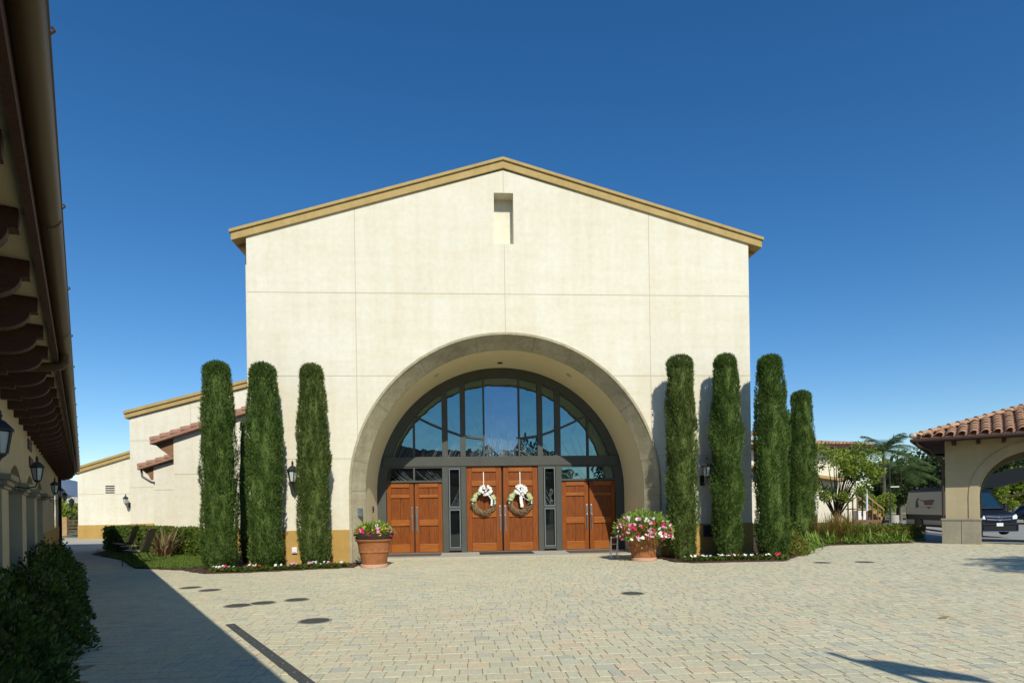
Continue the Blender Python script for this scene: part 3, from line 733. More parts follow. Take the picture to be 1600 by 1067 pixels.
# ------------------------------------------------------------------ wreaths
def make_wreath(seed, ribbon_down):
    q = random.Random(seed)
    r = empty('wreath', (0, 0, 0), 0, '', 'wreath', 'wreaths on the middle doors')
    t = MB(); Rm = .335
    for k in range(44):
        ph = q.random()*6.28; tw = q.uniform(2, 5); rad = q.uniform(.02, .10); a0 = q.random()*6.28; span = q.uniform(2.2, 5.6)
        t.tube([((Rm+rad*math.cos(ph+tw*i*.2))*math.cos(a0+span*i/22), -.07+rad*.7*math.sin(ph+tw*i*.2), (Rm+rad*math.cos(ph+tw*i*.2))*math.sin(a0+span*i/22)*1.03) for i in range(23)], q.uniform(.006, .011), 5)
    t.build('twig_ring', 'twig', r, smooth=True)
    def bloom(mb, c, rad):
        for _ in range(16):
            d = Vector((q.gauss(0, 1), -abs(q.gauss(0, .8))-.1, q.gauss(0, 1))).normalized()
            mb.blob((c[0]+d.x*rad*.6, c[1]+d.y*rad*.6, c[2]+d.z*rad*.6), rad*q.uniform(.3, .5), 6, 4)
    gmb = MB(); wmb = MB(); pmb = MB(); bmb = MB(); lf = MB()
    for a in (35, 62, 118, 140, 165, 15, 152, 22):
        a_ = math.radians(a+q.uniform(-6, 6)); bloom(gmb, (Rm*math.cos(a_), -.13, Rm*math.sin(a_)), q.uniform(.075, .105))
    for a in (172, 185, 2, -8, 30, 128):
        a_ = math.radians(a); bloom(pmb, ((Rm+.03)*math.cos(a_), -.12, (Rm+.03)*math.sin(a_)), .035)
    for a in (112, 168): 
        a_ = math.radians(a); bloom(bmb, ((Rm+.09)*math.cos(a_), -.11, (Rm+.09)*math.sin(a_)), .03)
    for a in np.linspace(-.3, 3.45, 70):
        P = np.array([[ (Rm+q.uniform(-.07, .07))*math.cos(a), -.10, (Rm+q.uniform(-.07, .07))*math.sin(a)]])
        leaves(lf, P, [[math.cos(a)*.6, -.6, math.sin(a)*.6]], .09, .04, NR, .6)
    gmb.build('green_blooms', 'flower_green', r, smooth=True); pmb.build('pale_blooms', 'flower_white', r, smooth=True)
    bmb.build('blue_blooms', 'flower_blue', r, smooth=True); lf.build('leaves', 'hedge_leaf', r)
    bx = .06 if not ribbon_down else .0
    for _ in range(40):
        d = Vector((q.gauss(0, 1), -abs(q.gauss(0, .6)), q.gauss(0, 1))).normalized(); c = Vector((bx, -.16, Rm+.04))+Vector((d.x*.17, d.y*.08, d.z*.13))
        aa = Vector((d.z, 0, -d.x)).normalized()*.05; oo = d*.07
        wmb.add([c-aa*.4, c+oo*.5-aa, c+oo+Vector((0, -.02, 0)), c+oo*.5+aa, c+aa*.4], [(0, 1, 2, 3, 4)])
        wmb.blob(tuple(c), q.uniform(.03, .055), 7, 5)
    wmb.build('white_bow', 'ribbon', r, smooth=True)
    rb = MB()
    def rib(pts, w):
        vs = []
        for i, p in enumerate(pts): vs += [(p[0]-w/2, p[1], p[2]), (p[0]+w/2, p[1]-.012*math.sin(i*1.3), p[2])]
        rb.add(vs, [(2*i, 2*i+1, 2*i+3, 2*i+2) for i in range(len(pts)-1)])
    if ribbon_down: rib([(.0, -.17, .28), (.01, -.18, .15), (.02, -.165, .02), (.045, -.17, -.12), (.04, -.16, -.18)], .10); rib([(.06, -.17, .2), (.12, -.17, .12), (.22, -.16, .06), (.29, -.15, .0)], .035)
    else: rib([(.10, -.17, .26), (.20, -.175, .17), (.26, -.165, .08), (.255, -.16, -.05), (.24, -.16, -.12)], .06)
    rib([(0, -.012, .98 if not ribbon_down else .98), (0, -.012, .35)], .028)
    rb.build('ribbon', 'ribbon', r)
    return r
w1 = make_wreath(3, False); w1.location = (XC+dX(-.63), YF+YD-.055, dZ(1.66)); w1['label'] = 'twig wreath with bow at upper right, on the left middle door'
w2 = make_wreath(8, True); w2.location = (XC+dX(.60), YF+YD-.055, dZ(1.66)); w2['label'] = 'twig wreath with white ribbon hanging through its centre, on the right middle door'

# ------------------------------------------------------------------ mats, covers, drain
def doormat(x0, x1, y0, y1, z, m, label):
    o = MB().box(x0-(x0+x1)/2, x1-(x0+x1)/2, y0-(y0+y1)/2, y1-(y0+y1)/2, 0, .014)
    o = o.build('doormat', m, None, loc=((x0+x1)/2, (y0+y1)/2, z), bevel=.004); return tag(o, label, 'doormat')
doormat(.25, 1.95, 18.75, 19.65, .033, 'rubber', 'black doormat in front of the wreathed middle doors')
doormat(-2.72, -.95, 18.6, 19.6, .033, 'rubber_brown', 'brown doormat in front of the left pair of doors')
doormat(3.05, 4.75, 18.6, 19.6, .033, 'rubber_brown', 'brown doormat in front of the right pair of doors')
def cover(x, y, r, label, sq=False):
    o = MB(); o.cur = 1; o.lathe([(r+.035, -.01), (r+.035, .0052), (r+.002, .0058), (r+.001, .002)], 28); o.cur = 0
    if sq: o.box(-r, r, -r*.5, r*.5, 0, .012)
    else:
        o.lathe([(r, -.01), (r, .007), (r-.012, .008), (r-.016, .0055), (r-.03, .0055), (r-.032, .008), (.0005, .009)], 28)
        for k in range(-3, 4): o.box(-r*.7, r*.7, k*r*.2-.008, k*r*.2+.008, .008, .0115)
    return tag(o.build('utility_cover', ['cast_iron', 'concrete_col'], None, loc=(x, y, .001)), label, 'utility cover', 'round covers in the paving' if not sq else None)
cover(-2.116, 8.335, .19, 'round iron cover nearest the drain, largest of the left covers')
cover(-2.909, 10.33, .17, 'round iron cover, rightmost of the row of three')
cover(-3.372, 10.07, .17, 'round iron cover, middle one of the row of three')
cover(-3.69, 9.86, .18, 'round iron cover, leftmost of the row of three')
cover(-4.95, 11.86, .17, 'round iron cover near the left bed, right one of two')
cover(-5.51, 12.33, .17, 'round iron cover near the left bed, left one of two')
cover(2.70, 10.1, .17, 'lone round iron cover in the open paving right of centre')
cover(8.6, 14.4, .17, 'small dark cover near the corner of the right bed')
cover(9.65, 14.33, .19, 'small dark cover right of the right bed corner')
dr = MB(); dr.cur = 0; dr.box(-.055, .055, 0, 5.6, -.01, .006); dr.cur = 0
for k in range(56): dr.box(-.045, .045, .02+k*.1, .02+k*.1+.008, .004, .009)
dr.cur = 1
for k in range(0, 14): dr.lathe([(.012, .0), (.012, .008), (.0005, .0095)], 8, (-.0, .2+k*.4, .004))
dr_o = dr.build('drain_grate', ['cast_iron', 'steel'], None, loc=(-3.2+.52*-5.6*-1, 8.27-.8542*5.6, .001)); dr_o.rotation_euler = (0, 0, math.radians(31.33))
tag(dr_o, 'long narrow iron trench drain running diagonally through the paving', 'drain')
lf = MB(); lf.add([(-.075, 0, .008), (-.03, .022, .022), (.03, .028, .03), (.085, .005, .034), (.03, -.022, .012), (-.03, -.02, .006)], [(0, 5, 1), (5, 4, 2, 1), (4, 3, 2)])
tag(lf.build('fallen_leaf', 'leaf_brown', None, loc=(5.95, 7.31, .0)), 'single dry brown leaf lying on the pavers at right', 'leaf')

# ------------------------------------------------------------------ cypresses and planting
def cyp_mesh(mb, h, rad, rng, n=38000, top=.62, slim=.86):
    ph = rng.uniform(0, 6.28, 8); kz = rng.uniform(1.2, 5, 8); ka = rng.integers(1, 6, 8)
    def prof(t):
        t = np.asarray(t)
        base = slim+(1-slim)*np.clip(t/.35, 0, 1)
        up_ = 1-(1-top)*np.clip((t-.55)/.40, 0, 1)**1.6
        cap = np.sqrt(np.clip(1-(np.clip((t-.945)/.055, 0, 1))**3.2, 0, 1))
        bot = np.clip(.72+t/.05*.28, 0, 1)
        return base*up_*cap*bot
    def lump(a, z):
        s_ = 0
        for i in range(8): s_ = s_+math.sin(1)*0+np.sin(ka[i]*a+kz[i]*z+ph[i])
        return 1+.055*s_/1.6
    # inner core
    m, k = 22, 14; pr = []
    vs = []
    for i in range(m+1):
        t = i/m
        for j in range(k):
            a = 2*PI*j/k; r_ = max(rad*float(prof(t))*float(lump(a, t*h))*.76, .004)
            vs.append((r_*math.cos(a), r_*math.sin(a), .04+t*h*.985))
    mb.add(vs, [(i*k+j, i*k+(j+1) % k, (i+1)*k+(j+1) % k, (i+1)*k+j) for i in range(m) for j in range(k)])
    # sprays: clusters of small scale-leaves, plus loose ones between them
    nc = n//60; ct = rng.uniform(0, 1, nc); ca = rng.uniform(0, 2*PI, nc); cd = rng.uniform(0, 1, nc)
    k0 = rng.integers(0, nc, int(n*.72)); n1 = n-len(k0)
    t = np.concatenate([np.clip(ct[k0]+rng.normal(0, .085, len(k0))/h, 0, 1), rng.uniform(0, 1, n1)])
    a = np.concatenate([ca[k0]+rng.normal(0, .035, len(k0))/rad, rng.uniform(0, 2*PI, n1)])
    dp = np.concatenate([cd[k0]*.17-.01+np.abs(rng.normal(0, .05, len(k0))), rng.uniform(0, .28, n1)])
    t[:n//16] = rng.uniform(.94, 1, n//16)
    r_ = rad*prof(t)*lump(a, t*h)*(1-dp)
    P = np.stack([r_*np.cos(a), r_*np.sin(a), t*h+rng.normal(0, .015, n)], 1)
    D = np.stack([np.cos(a)*.5, np.sin(a)*.5, np.full(n, .9)], 1)
    leaves(mb, P, D, .072, .016, rng, .30, .6)
def cypress(x, y, h, rad, seed, label, m='cypress', n=38000, top=.62, slim=.86):
    rng = np.random.default_rng(seed)
    r = empty('cypress', (x, y, .02), 0, label, 'cypress', 'clipped columnar cypresses')
    f = MB(); cyp_mesh(f, h, rad, rng, n, top, slim); f.build('foliage', m, r)
    t = MB(); t.tube([(0, 0, -.05), (0, 0, .35), (.01, 0, h*.6)], .06, 7, .02); t.build('trunk', 'bark', r)
    return r
cypress(-6.45, 16.1, 5.26, .43, 11, 'tallest dark cypress at the left corner of the front, leftmost of its row', top=.72, slim=1.0)
cypress(-5.31, 16.1, 5.22, .44, 12, 'dark green cypress left of the left lantern', top=.72, slim=.9)
cypress(-4.07, 16.1, 5.20, .40, 13, 'olive tinged cypress between the left lantern and the arch', 'cypress_olive', top=.68)
cypress(5.70, 16.1, 5.44, .40, 14, 'olive tinged cypress just right of the arch beside the big flower pot', 'cypress_olive', top=.82, slim=.92)
cypress(7.0, 16.2, 5.50, .40, 15, 'dark cypress with the right lantern against its left side', top=.72, slim=.88)
cypress(8.20, 16.1, 5.45, .44, 16, 'cypress standing right at the right corner of the front', top=.72, slim=.96)
cypress(13.15, 23.3, 5.85, .52, 17, 'shorter looking cypress set back beyond the right corner, beside the leafy tree', top=.66, slim=1.0)
cypress(14.9, 27.5, 5.75, .50, 18, 'farthest cypress, mostly hidden between two nearer ones at right', n=7000)
cypress(-6.42, 17.75, 4.0, .16, 19, 'thin young cypress tucked behind the leftmost one at the hall corner', n=3500, top=.35)

# mulch chips and grass
ch = MB(); pts = [p for p in scatter(BEDL, 2600, R) if p[1] < 19 and p[0] > -9]+[p for p in scatter([(5.2, 15.3), (7.9, 15), (9.6, 17), (12, 20), (8, 19), (8, 16.9), (5.2, 16.9)], 2000, R)]
for x, y in pts:
    a = R.random()*6.28; l, w = R.uniform(.015, .05), R.uniform(.008, .018); ca, sa = math.cos(a), math.sin(a); z = .028+R.random()*.02; t = R.uniform(-.02, .02)
    ch.add([(x-l*ca-w*sa, y-l*sa+w*ca, z-t), (x-l*ca+w*sa, y-l*sa-w*ca, z-t), (x+l*ca+w*sa, y+l*sa-w*ca, z+t), (x+l*ca-w*sa, y+l*sa+w*ca, z+t)], [(0, 1, 2, 3)])
o = ch.build('bark_mulch', 'mulch_chip'); tag(o, 'brown bark mulch chips spread over the planting beds', 'mulch'); o['kind'] = 'stuff'
LAWN = [(-7.6, 16.25), (-8.95, 16.85), (-11.0, 19.9), (-12.8, 21.9), (-12.6, 22.3), (-8.6, 21.0), (-7.2, 18.0), (-6.9, 16.7)]
structure(MB().prism(LAWN, .0, .03, 'z').build('lawn_soil', 'grass_soil'))
gr = MB(); pts = np.array(scatter(LAWN, 15000, R)); P = np.c_[pts, np.full(len(pts), .03)]
D = np.tile([0, 0, 1.0], (len(P), 1)); leaves(gr, P, D, .085, .022, NR, .5)
o = gr.build('ground_cover', 'grass'); tag(o, 'bright green ground cover beside the patio chairs', 'grass'); o['kind'] = 'stuff'

def flower_head(mb, c, rad, q, up_=.5):
    n_ = Vector((q.gauss(0, .5), -abs(q.gauss(.5, .4)), up_+q.random()*.4)).normalized()
    a = n_.cross(Vector((.3, .2, 1))).normalized(); b = n_.cross(a); c = Vector(c)
    k = 5; vs = [c+n_*rad*.1]
    for i in range(k*2):
        an = PI*i/k; rr_ = rad*(1.0 if i % 2 == 0 else .80); vs.append(c+a*math.cos(an)*rr_+b*math.sin(an)*rr_+n_*rad*.25)
    mb.add(vs, [(0, 1+i, 1+(i+1) % (k*2)) for i in range(k*2)])
# border flowers: little plants along the front of both beds
def bed_flower(x, y, seed, col, label, group):
    q = random.Random(seed); rg = np.random.default_rng(seed)
    r = empty('bedding_plant', (x, y, .03), 0, label, 'flower', group)
    l = MB(); n = 70; a = rg.uniform(0, 6.28, n); rr_ = rg.uniform(0, .09, n)
    leaves(l, np.c_[rr_*np.cos(a), rr_*np.sin(a), rg.uniform(0, .07, n)], np.c_[np.cos(a), np.sin(a), np.full(n, .7)], .075, .04, rg, .5)
    l.build('leaves', 'hedge_leaf', r)
    if col:
        f = MB()
        for _ in range(q.choice((2, 3, 4))): flower_head(f, (q.uniform(-.09, .09), q.uniform(-.1, .04), q.uniform(.10, .15)), q.uniform(.028, .042), q)
        f.build('blossom', col, r)
k = 0
for side, pa, pb_, n in (('left', (-6.3, 15.22), (-3.25, 16.0), 26), ('right', (5.5, 15.35), (8.15, 15.35), 24)):
    for i in range(n):
        t = (i+.5)/n; x = pa[0]+(pb_[0]-pa[0])*t+R.uniform(-.05, .05); y = pa[1]+(pb_[1]-pa[1])*t*(1 if side == 'left' else 1)+R.uniform(-.08, .08)
        if side == 'left': y = 15.18 + (0 if x < -5.6 else (x+5.6)*.27)+R.uniform(-.08, .08)
        c_ = R.choice(('flower_white', 'flower_white', 'flower_white', None, None, 'flower_red', 'flower_pink'))
        nm = {'flower_white': 'white flowering', 'flower_red': 'red flowering', 'flower_pink': 'pink flowering', None: 'green flowerless'}[c_]
        bed_flower(x, y, 100+k, c_, f'low {nm} bedding plant in the front edge of the {side} cypress bed', f'{nm} bedding plants, {side} bed'); k += 1

# big pots
def pot(x, y, label, sc=1.0, basket=True):
    r = empty('flower_pot', (x, y, 0), 0, label, 'pot', 'terracotta pots flanking the arch')
    b = MB()
    b.lathe([(.30, .05), (.315, .06), (.345, .28), (.372, .375), (.392, .385), (.396, .41), (.384, .425), (.40, .55), (.43, .655), (.455, .665), (.47, .69), (.47, .715), (.45, .725), (.40, .725), (.39, .64)], 40)
    b.build('body', 'terracotta', r, smooth=True)
    s_ = MB(); s_.lathe([(.33, 0), (.345, .01), (.345, .075), (.335, .085), (.30, .085)], 40); s_.build('saucer', 'terracotta_pale', r, smooth=True)
    e = MB(); e.lathe([(.395, .66), (.0005, .68)], 24); e.build('soil', 'soil', r)
    if basket:
        k_ = MB(); k_.lathe([(.44, .728), (.465, .735), (.505, .86), (.50, .875), (.47, .875), (.44, .80), (.0005, .80)], 40); k_.build('basket_liner', 'basket', r, smooth=True)
    return r
pot(-2.50, 15.85, 'terracotta pot with dark basket rim left of the arch', basket=True)
pot(4.62, 16.1, 'terracotta pot almost hidden by its flowers right of the arch', basket=False)
def pot_plant(x, y, z, rad, h, n, seed, label, cols, nf, droop=.3):
    q = random.Random(seed); rg = np.random.default_rng(seed)
    r = empty('potted_flowers', (x, y, z), 0, label, 'flowers', 'flowers in the big pots')
    l = MB()
    u = rg.normal(size=(n, 3)); u[:, 2] = np.abs(u[:, 2])*1.0-droop*.5; u /= np.linalg.norm(u, axis=1)[:, None]
    rr_ = rg.uniform(.45, 1, n)**.6
    P = u*rr_[:, None]*np.array([rad, rad, h])*(1+.15*np.sin(7*np.arctan2(u[:, 1], u[:, 0])+3*u[:, 2]))[:, None]
    leaves(l, P, u+np.array([0, 0, .35]), .085, .034, rg, .5); l.build('leaves', 'strap_leaf', r)
    s_ = MB()
    for _ in range(26):
        d = Vector((q.gauss(0, .7), q.gauss(0, .7), 1)).normalized(); s_.tube([(0, 0, -.12), (d.x*rad*.5, d.y*rad*.5, h*.5*d.z)], .006, 4)
    s_.build('stems', 'hedge_leaf', r)
    for m_, cnt, (za, zb), nm in cols:
        f = MB()
        for _ in range(cnt):
            a = q.uniform(PI*.95, PI*2.05); zt_ = q.uniform(za, zb); rr2 = math.sqrt(max(1-(zt_)**2, .05)) if zt_ > 0 else 1
            c = (rad*1.04*rr2*math.cos(a), rad*1.04*rr2*math.sin(a), h*zt_)
            flower_head(f, c, q.uniform(.042, .060), q, .25)
        f.build(nm, m_, r)
pot_plant(-2.50, 15.85, .84, .46, .28, 1500, 5, 'low mixed red, yellow and pink flowers in the left basket rimmed pot', [('flower_red', 16, (-.2, .5), 'red_bloom'), ('flower_yellow', 10, (0, .8), 'yellow_bloom'), ('flower_pink', 6, (.2, .8), 'pink_bloom'), ('flower_white', 4, (.2, .9), 'white_bloom')], 0, .2)
pot_plant(4.62, 16.05, .80, .70, .50, 4600, 6, 'big mound of white, pink and red flowers spilling over the right pot', [('flower_white', 58, (-.42, .75), 'white_bloom'), ('flower_pink', 40, (-.3, .70), 'pink_bloom'), ('flower_red', 56, (-.4, .45), 'red_bloom')], 0, .75)
sd = MB()
for dx_ in (-.09, .09):
    sd.tube([(dx_, 0, 0), (dx_, 0, .62)], .012, 6); sd.tube([(dx_, .22, 0), (dx_, 0, .62)], .012, 6)
for z in (.22, .42, .6): sd.tube([(-.09, 0, z), (.09, 0, z)], .009, 6)
tag(sd.build('wire_stand', 'white_paint', None, loc=(3.95, 16.6, .0)), 'small white metal stand on the paving behind the right flower pot', 'stand')

# clumps
def strap_clump(x, y, z, n, L_, W_, seed, m, name, label, cat, group=None, erect=1.0, bend=.5, spread=.09):
    q = random.Random(seed); r = empty(name, (x, y, z), 0, label, cat, group)
    l = MB()
    for _ in range(n):
        a = q.random()*6.28; out = q.uniform(.15, 1.0); ln = L_*q.uniform(.6, 1.1); d = Vector((math.cos(a)*out, math.sin(a)*out, erect)).normalized(); s_ = Vector((-math.sin(a), math.cos(a), 0))
        p = Vector((q.gauss(0, spread), q.gauss(0, spread), 0)); vs = []
        K_ = 6
        for i in range(K_+1):
            t = i/K_; w = W_*(.6+.6*t)*(1-t**3)*.5+.0015
            c = p+d*ln*t+Vector((math.cos(a)*out*.35, math.sin(a)*out*.35, -bend*out))*ln*t*t
            c.z = max(c.z, .01); vs += [c-s_*w, c+s_*w]
        l.add(vs, [(2*i, 2*i+1, 2*i+3, 2*i+2) for i in range(K_)])
    l.build('leaves', m, r)
    return r
strap_clump(-9.7, 19.9, .03, 60, 1.12, .055, 31, 'flax_leaf', 'flax_plant', 'spiky bronze and pink striped flax in front of the clipped hedge', 'flax', erect=.95, bend=.2)
ag = [(9.75, 17.2), (10.45, 18.35), (11.1, 19.2), (11.75, 20.1), (12.55, 20.55), (13.3, 20.6), (14.0, 20.65), (14.7, 20.7), (15.3, 20.75), (12.2, 21.1), (11.3, 20.4), (10.9, 19.9)]
agl = ['nearest the red tinged shrub', 'left of the drooping grass, second from the red tinged shrub', 'at the bend of the bed edge', 'third along past the bed bend', 'in front of the red ornamental grass, left one', 'in front of the red ornamental grass, right one', 'in front of the low hedge, left one', 'in front of the low hedge, middle one', 'in front of the low hedge, last before the portico', 'behind the front row under the ornamental grass', 'behind the front row beside the set back cypress', 'at the foot of the set back cypress']
for i, (x, y) in enumerate(ag):
    strap_clump(x, y, .03, 52, .60, .050, 40+i, 'strap_leaf', 'strap_leaf_clump', 'bright green strap leaved clump '+agl[i], 'plant', 'strap leaved clumps along the right bed', erect=1.0, bend=.85, spread=.12)
strap_clump(13.75, 22.0, .03, 1000, 1.25, .015, 60, 'grass_red', 'ornamental_grass', 'green and red tinged fountain grass in front of the leafy tree', 'grass', erect=1.25, bend=.45, spread=.30)
def shrub(x, y, z, rx, ry, h, n, seed, m, name, label, cat, group=None, L_=.07, W_=.04, box=False, lump=.12):
    rg = np.random.default_rng(seed); r = empty(name, (x, y, z), 0, label, cat, group); l = MB()
    if box:
        f = rg.integers(0, 5, n); u = rg.uniform(-1, 1, (n, 2)); P = np.zeros((n, 3)); D = np.zeros((n, 3))
        for i in range(n):
            a, b = u[i]
            if f[i] in (0, 4): P[i] = (a*rx, b*ry, h); D[i] = (0, 0, 1)
            elif f[i] in (1, 2): P[i] = (a*rx, -ry, (b+1)/2*h); D[i] = (0, -1, .3)
            else: s_ = 1 if a > 0 else -1; P[i] = (s_*rx, b*ry, rg.random()*h); D[i] = (s_, 0, .3)
        P += rg.normal(0, .03, P.shape)
        l.box(-rx*.96, rx*.96, -ry*.93, ry*.93, .05, h*.96)
    else:
        u = rg.normal(size=(n, 3)); u[:, 2] = np.abs(u[:, 2]); u /= np.linalg.norm(u, axis=1)[:, None]
        az_ = np.arctan2(u[:, 1], u[:, 0])
        k_ = 1+lump*np.sin(4*az_+seed)*np.sin(5*u[:, 2]+seed)+lump*np.sin(9*az_+2*seed)*.6*np.cos(7*u[:, 2])
        P = u*np.array([rx, ry, h])*(k_*(rg.uniform(.45, 1, n)**.35))[:, None]; D = u+np.array([0, 0, .5])
        vs = []; m1, k1 = 8, 12
        for i in range(m1+1):
            for j in range(k1):
                t = PI/2*i/m1; a = 2*PI*j/k1; vs.append((rx*.78*math.cos(t)*math.cos(a), ry*.78*math.cos(t)*math.sin(a), h*.78*math.sin(t)))
        l.add(vs, [(i*k1+j, i*k1+(j+1) % k1, (i+1)*k1+(j+1) % k1, (i+1)*k1+j) for i in range(m1) for j in range(k1)])
    leaves(l, P, D, L_, W_, rg, .55); l.build('foliage', m, r)
    s_ = MB()
    for k_ in range(5):
        a = k_*1.26+seed; s_.tube([(.05*math.cos(a), .05*math.sin(a), -.03), (rx*.45*math.cos(a), ry*.45*math.sin(a), h*.7)], .014, 5, .006)
    s_.build('stem', 'bark', r)
    return r
hdg = shrub(-11.85, 23.3, .02, 3.3, .5, .86, 13000, 70, 'hedge_leaf', 'clipped_hedge', 'clipped bright green box hedge below the left wing wall', 'hedge', box=True, L_=.075, W_=.045)
hdg.rotation_euler = (0, 0, math.radians(-44))
shrub(-8.75, 20.3, .02, .42, .4, .80, 1700, 71, 'hedge_leaf', 'hedge_shrub', 'rounded green shrub at the right end of the clipped hedge', 'shrub', L_=.085, W_=.05)
shrub(9.15, 16.75, .02, .42, .42, .58, 1800, 72, 'shrub_red', 'round_shrub', 'round red tinged shrub at the right bed corner', 'shrub')
shrub(10.0, 18.6, .02, .40, .45, .92, 1400, 73, 'hedge_leaf', 'leafy_shrub', 'yellow green shrub behind the corner cypress', 'shrub', L_=.10, W_=.06)
shrub(15.2, 22.0, .02, 1.5, .6, .52, 6500, 74, 'shrub_red', 'low_hedge', 'low hedge with red tips beside the portico pier', 'hedge', box=True, L_=.07, W_=.04)
# shaded hedge shrubs by the arcade (local frame lat, s)
DV, NV = Vector((-.52, .8542)), Vector((.8542, .52))
def LW(lat, s): p = NV*lat+DV*s; return p.x, p.y
hs = [(-.76, 2.9, .52, .58, .70, 'nearest the camera'), (-.66, 4.15, .46, .62, .82, 'second from the camera'), (-.70, 5.9, .58, .85, .92, 'middle one, bulging over the walk'), (-.52, 8.2, .52, 1.0, .88, 'fourth along, broad'), (-.45, 10.9, .50, 1.3, .84, 'fifth along, before the second pier'), (-.50, 14.2, .48, 1.6, .84, 'farthest along, beside the solid wall')]
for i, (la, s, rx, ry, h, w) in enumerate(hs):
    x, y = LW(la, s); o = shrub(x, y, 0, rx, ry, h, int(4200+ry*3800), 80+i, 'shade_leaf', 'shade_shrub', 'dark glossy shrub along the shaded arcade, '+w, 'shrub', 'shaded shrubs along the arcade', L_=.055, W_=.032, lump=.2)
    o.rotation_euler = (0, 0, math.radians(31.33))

# ------------------------------------------------------------------ patio chairs
def make_chair():
    r = empty('patio_chair', (0, 0, 0), 0, '', 'chair', 'patio chairs on the walk')
    b = MB()                                    # faces -x
    for sy in (-.28, .28):
        b.tube([(-.30, sy, 0), (-.27, sy, .40), (-.22, sy, .62), (.08, sy, .63), (.16, sy, .60)], .013, 7)
        b.tube([(.32, sy, 0), (.10, sy, .36), (-.25, sy, .39)], .013, 7)
        b.tube([(-.26, sy*.9, .42), (.14, sy*.9, .36), (.19, sy*.9, .44), (.38, sy*.9, .98)], .014, 7)
    b.tube([(.38, -.25, .98), (.40, -.12, 1.01), (.40, .12, 1.01), (.38, .25, .98)], .014, 7); b.tube([(-.26, -.25, .42), (-.26, .25, .42)], .014, 7)
    b.tube([(.22, -.28, .18), (.22, .28, .18)], .011, 7)
    b.build('frame', 'chair_metal', r, smooth=True)
    s_ = MB(); pr = [(-.26, .425), (-.05, .385), (.10, .362), (.155, .375), (.195, .44), (.28, .68), (.38, .985), (.40, 1.01)]
    for i in range(len(pr)-1):
        (xa, za), (xb, zb) = pr[i], pr[i+1]; n_ = Vector((zb-za, 0, -(xb-xa))).normalized()*.012
        s_.add([(xa, -.245, za), (xb, -.245, zb), (xb, .245, zb), (xa, .245, za), (xa+n_.x, -.245, za+n_.z), (xb+n_.x, -.245, zb+n_.z), (xb+n_.x, .245, zb+n_.z), (xa+n_.x, .245, za+n_.z)], [(0, 1, 2, 3), (4, 7, 6, 5), (0, 4, 5, 1), (3, 2, 6, 7)])
    s_.build('sling', 'chair_sling', r, smooth=True)
    return r
c1 = make_chair(); c1.location = (-9.45, 17.95, .01); c1.rotation_euler = (0, 0, math.radians(6)); c1['label'] = 'brown sling patio chair, the nearer of the two facing the walk'
dup(c1, (-12.05, 22.0, .01), math.radians(8), 1, 'brown sling patio chair, the farther one beside the clipped hedge')
tb = empty('side_table', (-10.75, 19.9, .005), 0, 'small dark low table between the two patio chairs', 'table')
MB().lathe([(.24, .42), (.245, .43), (.24, .44), (.0005, .441)], 20).build('top', 'chair_sling', tb)
for k in range(3):
    a = k*2.1; MB().tube([(.2*math.cos(a), .2*math.sin(a), 0), (.16*math.cos(a), .16*math.sin(a), .42)], .012, 6).build('leg', 'chair_metal', tb)

# ------------------------------------------------------------------ arcade building on the left (local: x = lateral, y = along)
arcb = empty('arcade_building', (0, 0, 0), math.radians(31.33), 'shaded low building at left with arches, carved eave brackets and long gutter', 'building')
LW0, TH, ZS = -.77, .5, 3.14
ops = [(12.86-2.9*k, 14.96-2.9*k) for k in (-1, 0, 1, 2, 3, 4, 5, 6)]   # openings along s
ops.sort()
def arcade_wall():
    w = MB(); s_prev = -14.0; half, rise, spr = 1.05, .28, 1.90
    Rr = (half*half+rise*rise)/(2*rise); 
    for a, b in ops:
        c = (a+b)/2; w.prism([(s_prev, 0), (a, 0), (a, ZS), (s_prev, ZS)], LW0-TH, LW0, 'x')
        n = 16; th0 = math.asin(half/Rr); pts = [(c+Rr*math.sin(-th0+2*th0*i/n), spr+rise-Rr+Rr*math.cos(-th0+2*th0*i/n)) for i in range(n+1)]
        w.prism([(b, ZS), (a, ZS)]+pts, LW0-TH, LW0, 'x'); s_prev = b
    w.prism([(s_prev, 0), (29.0, 0), (29.0, ZS), (s_prev, ZS)], LW0-TH, LW0, 'x')
    w.box(LW0-9, LW0-TH, 28.7, 29.0, 0, ZS); w.box(LW0-9, LW0-TH, -14, -13.7, 0, ZS)
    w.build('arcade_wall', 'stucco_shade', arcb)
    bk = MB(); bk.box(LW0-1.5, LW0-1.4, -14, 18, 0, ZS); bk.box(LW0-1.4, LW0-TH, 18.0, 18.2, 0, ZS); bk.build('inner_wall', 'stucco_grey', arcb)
    bd = MB(); bd.box(LW0-.01, LW0+.018, 17.90, 29.02, 0, 1.02); bd.build('base_band', 'stucco_tan', arcb)
    cp = MB()
    for k in range(len(ops)):
        a = ops[k][1]; b = ops[k+1][0] if k+1 < len(ops) else a+.8
        for e, z0, z1 in ((.03, 1.80, 1.84), (.06, 1.84, 1.90), (.10, 1.90, 1.97)):
            cp.box(LW0-TH-.03, LW0+e, a-e, b+e, z0, z1)
    cp.build('pier_capital', 'concrete_col', arcb, bevel=.01)
arcade_wall()
so_ = MB(); so_.box(LW0-.3, -.20, -14, 30.9, ZS, ZS+.04); so_.build('eave_soffit', 'stucco_shade', arcb)
fs_ = MB(); fs_.box(-.235, -.195, -14, 30.95, ZS-.035, ZS+.17); fs_.build('fascia', 'wood_dark', arcb)
gt = MB(); n = 10
gp_ = [(-.085-.065+.065*math.cos(PI+PI*i/n)*1.0, 3.30-.02+.085*math.sin(PI+PI*i/n)) for i in range(n+1)]
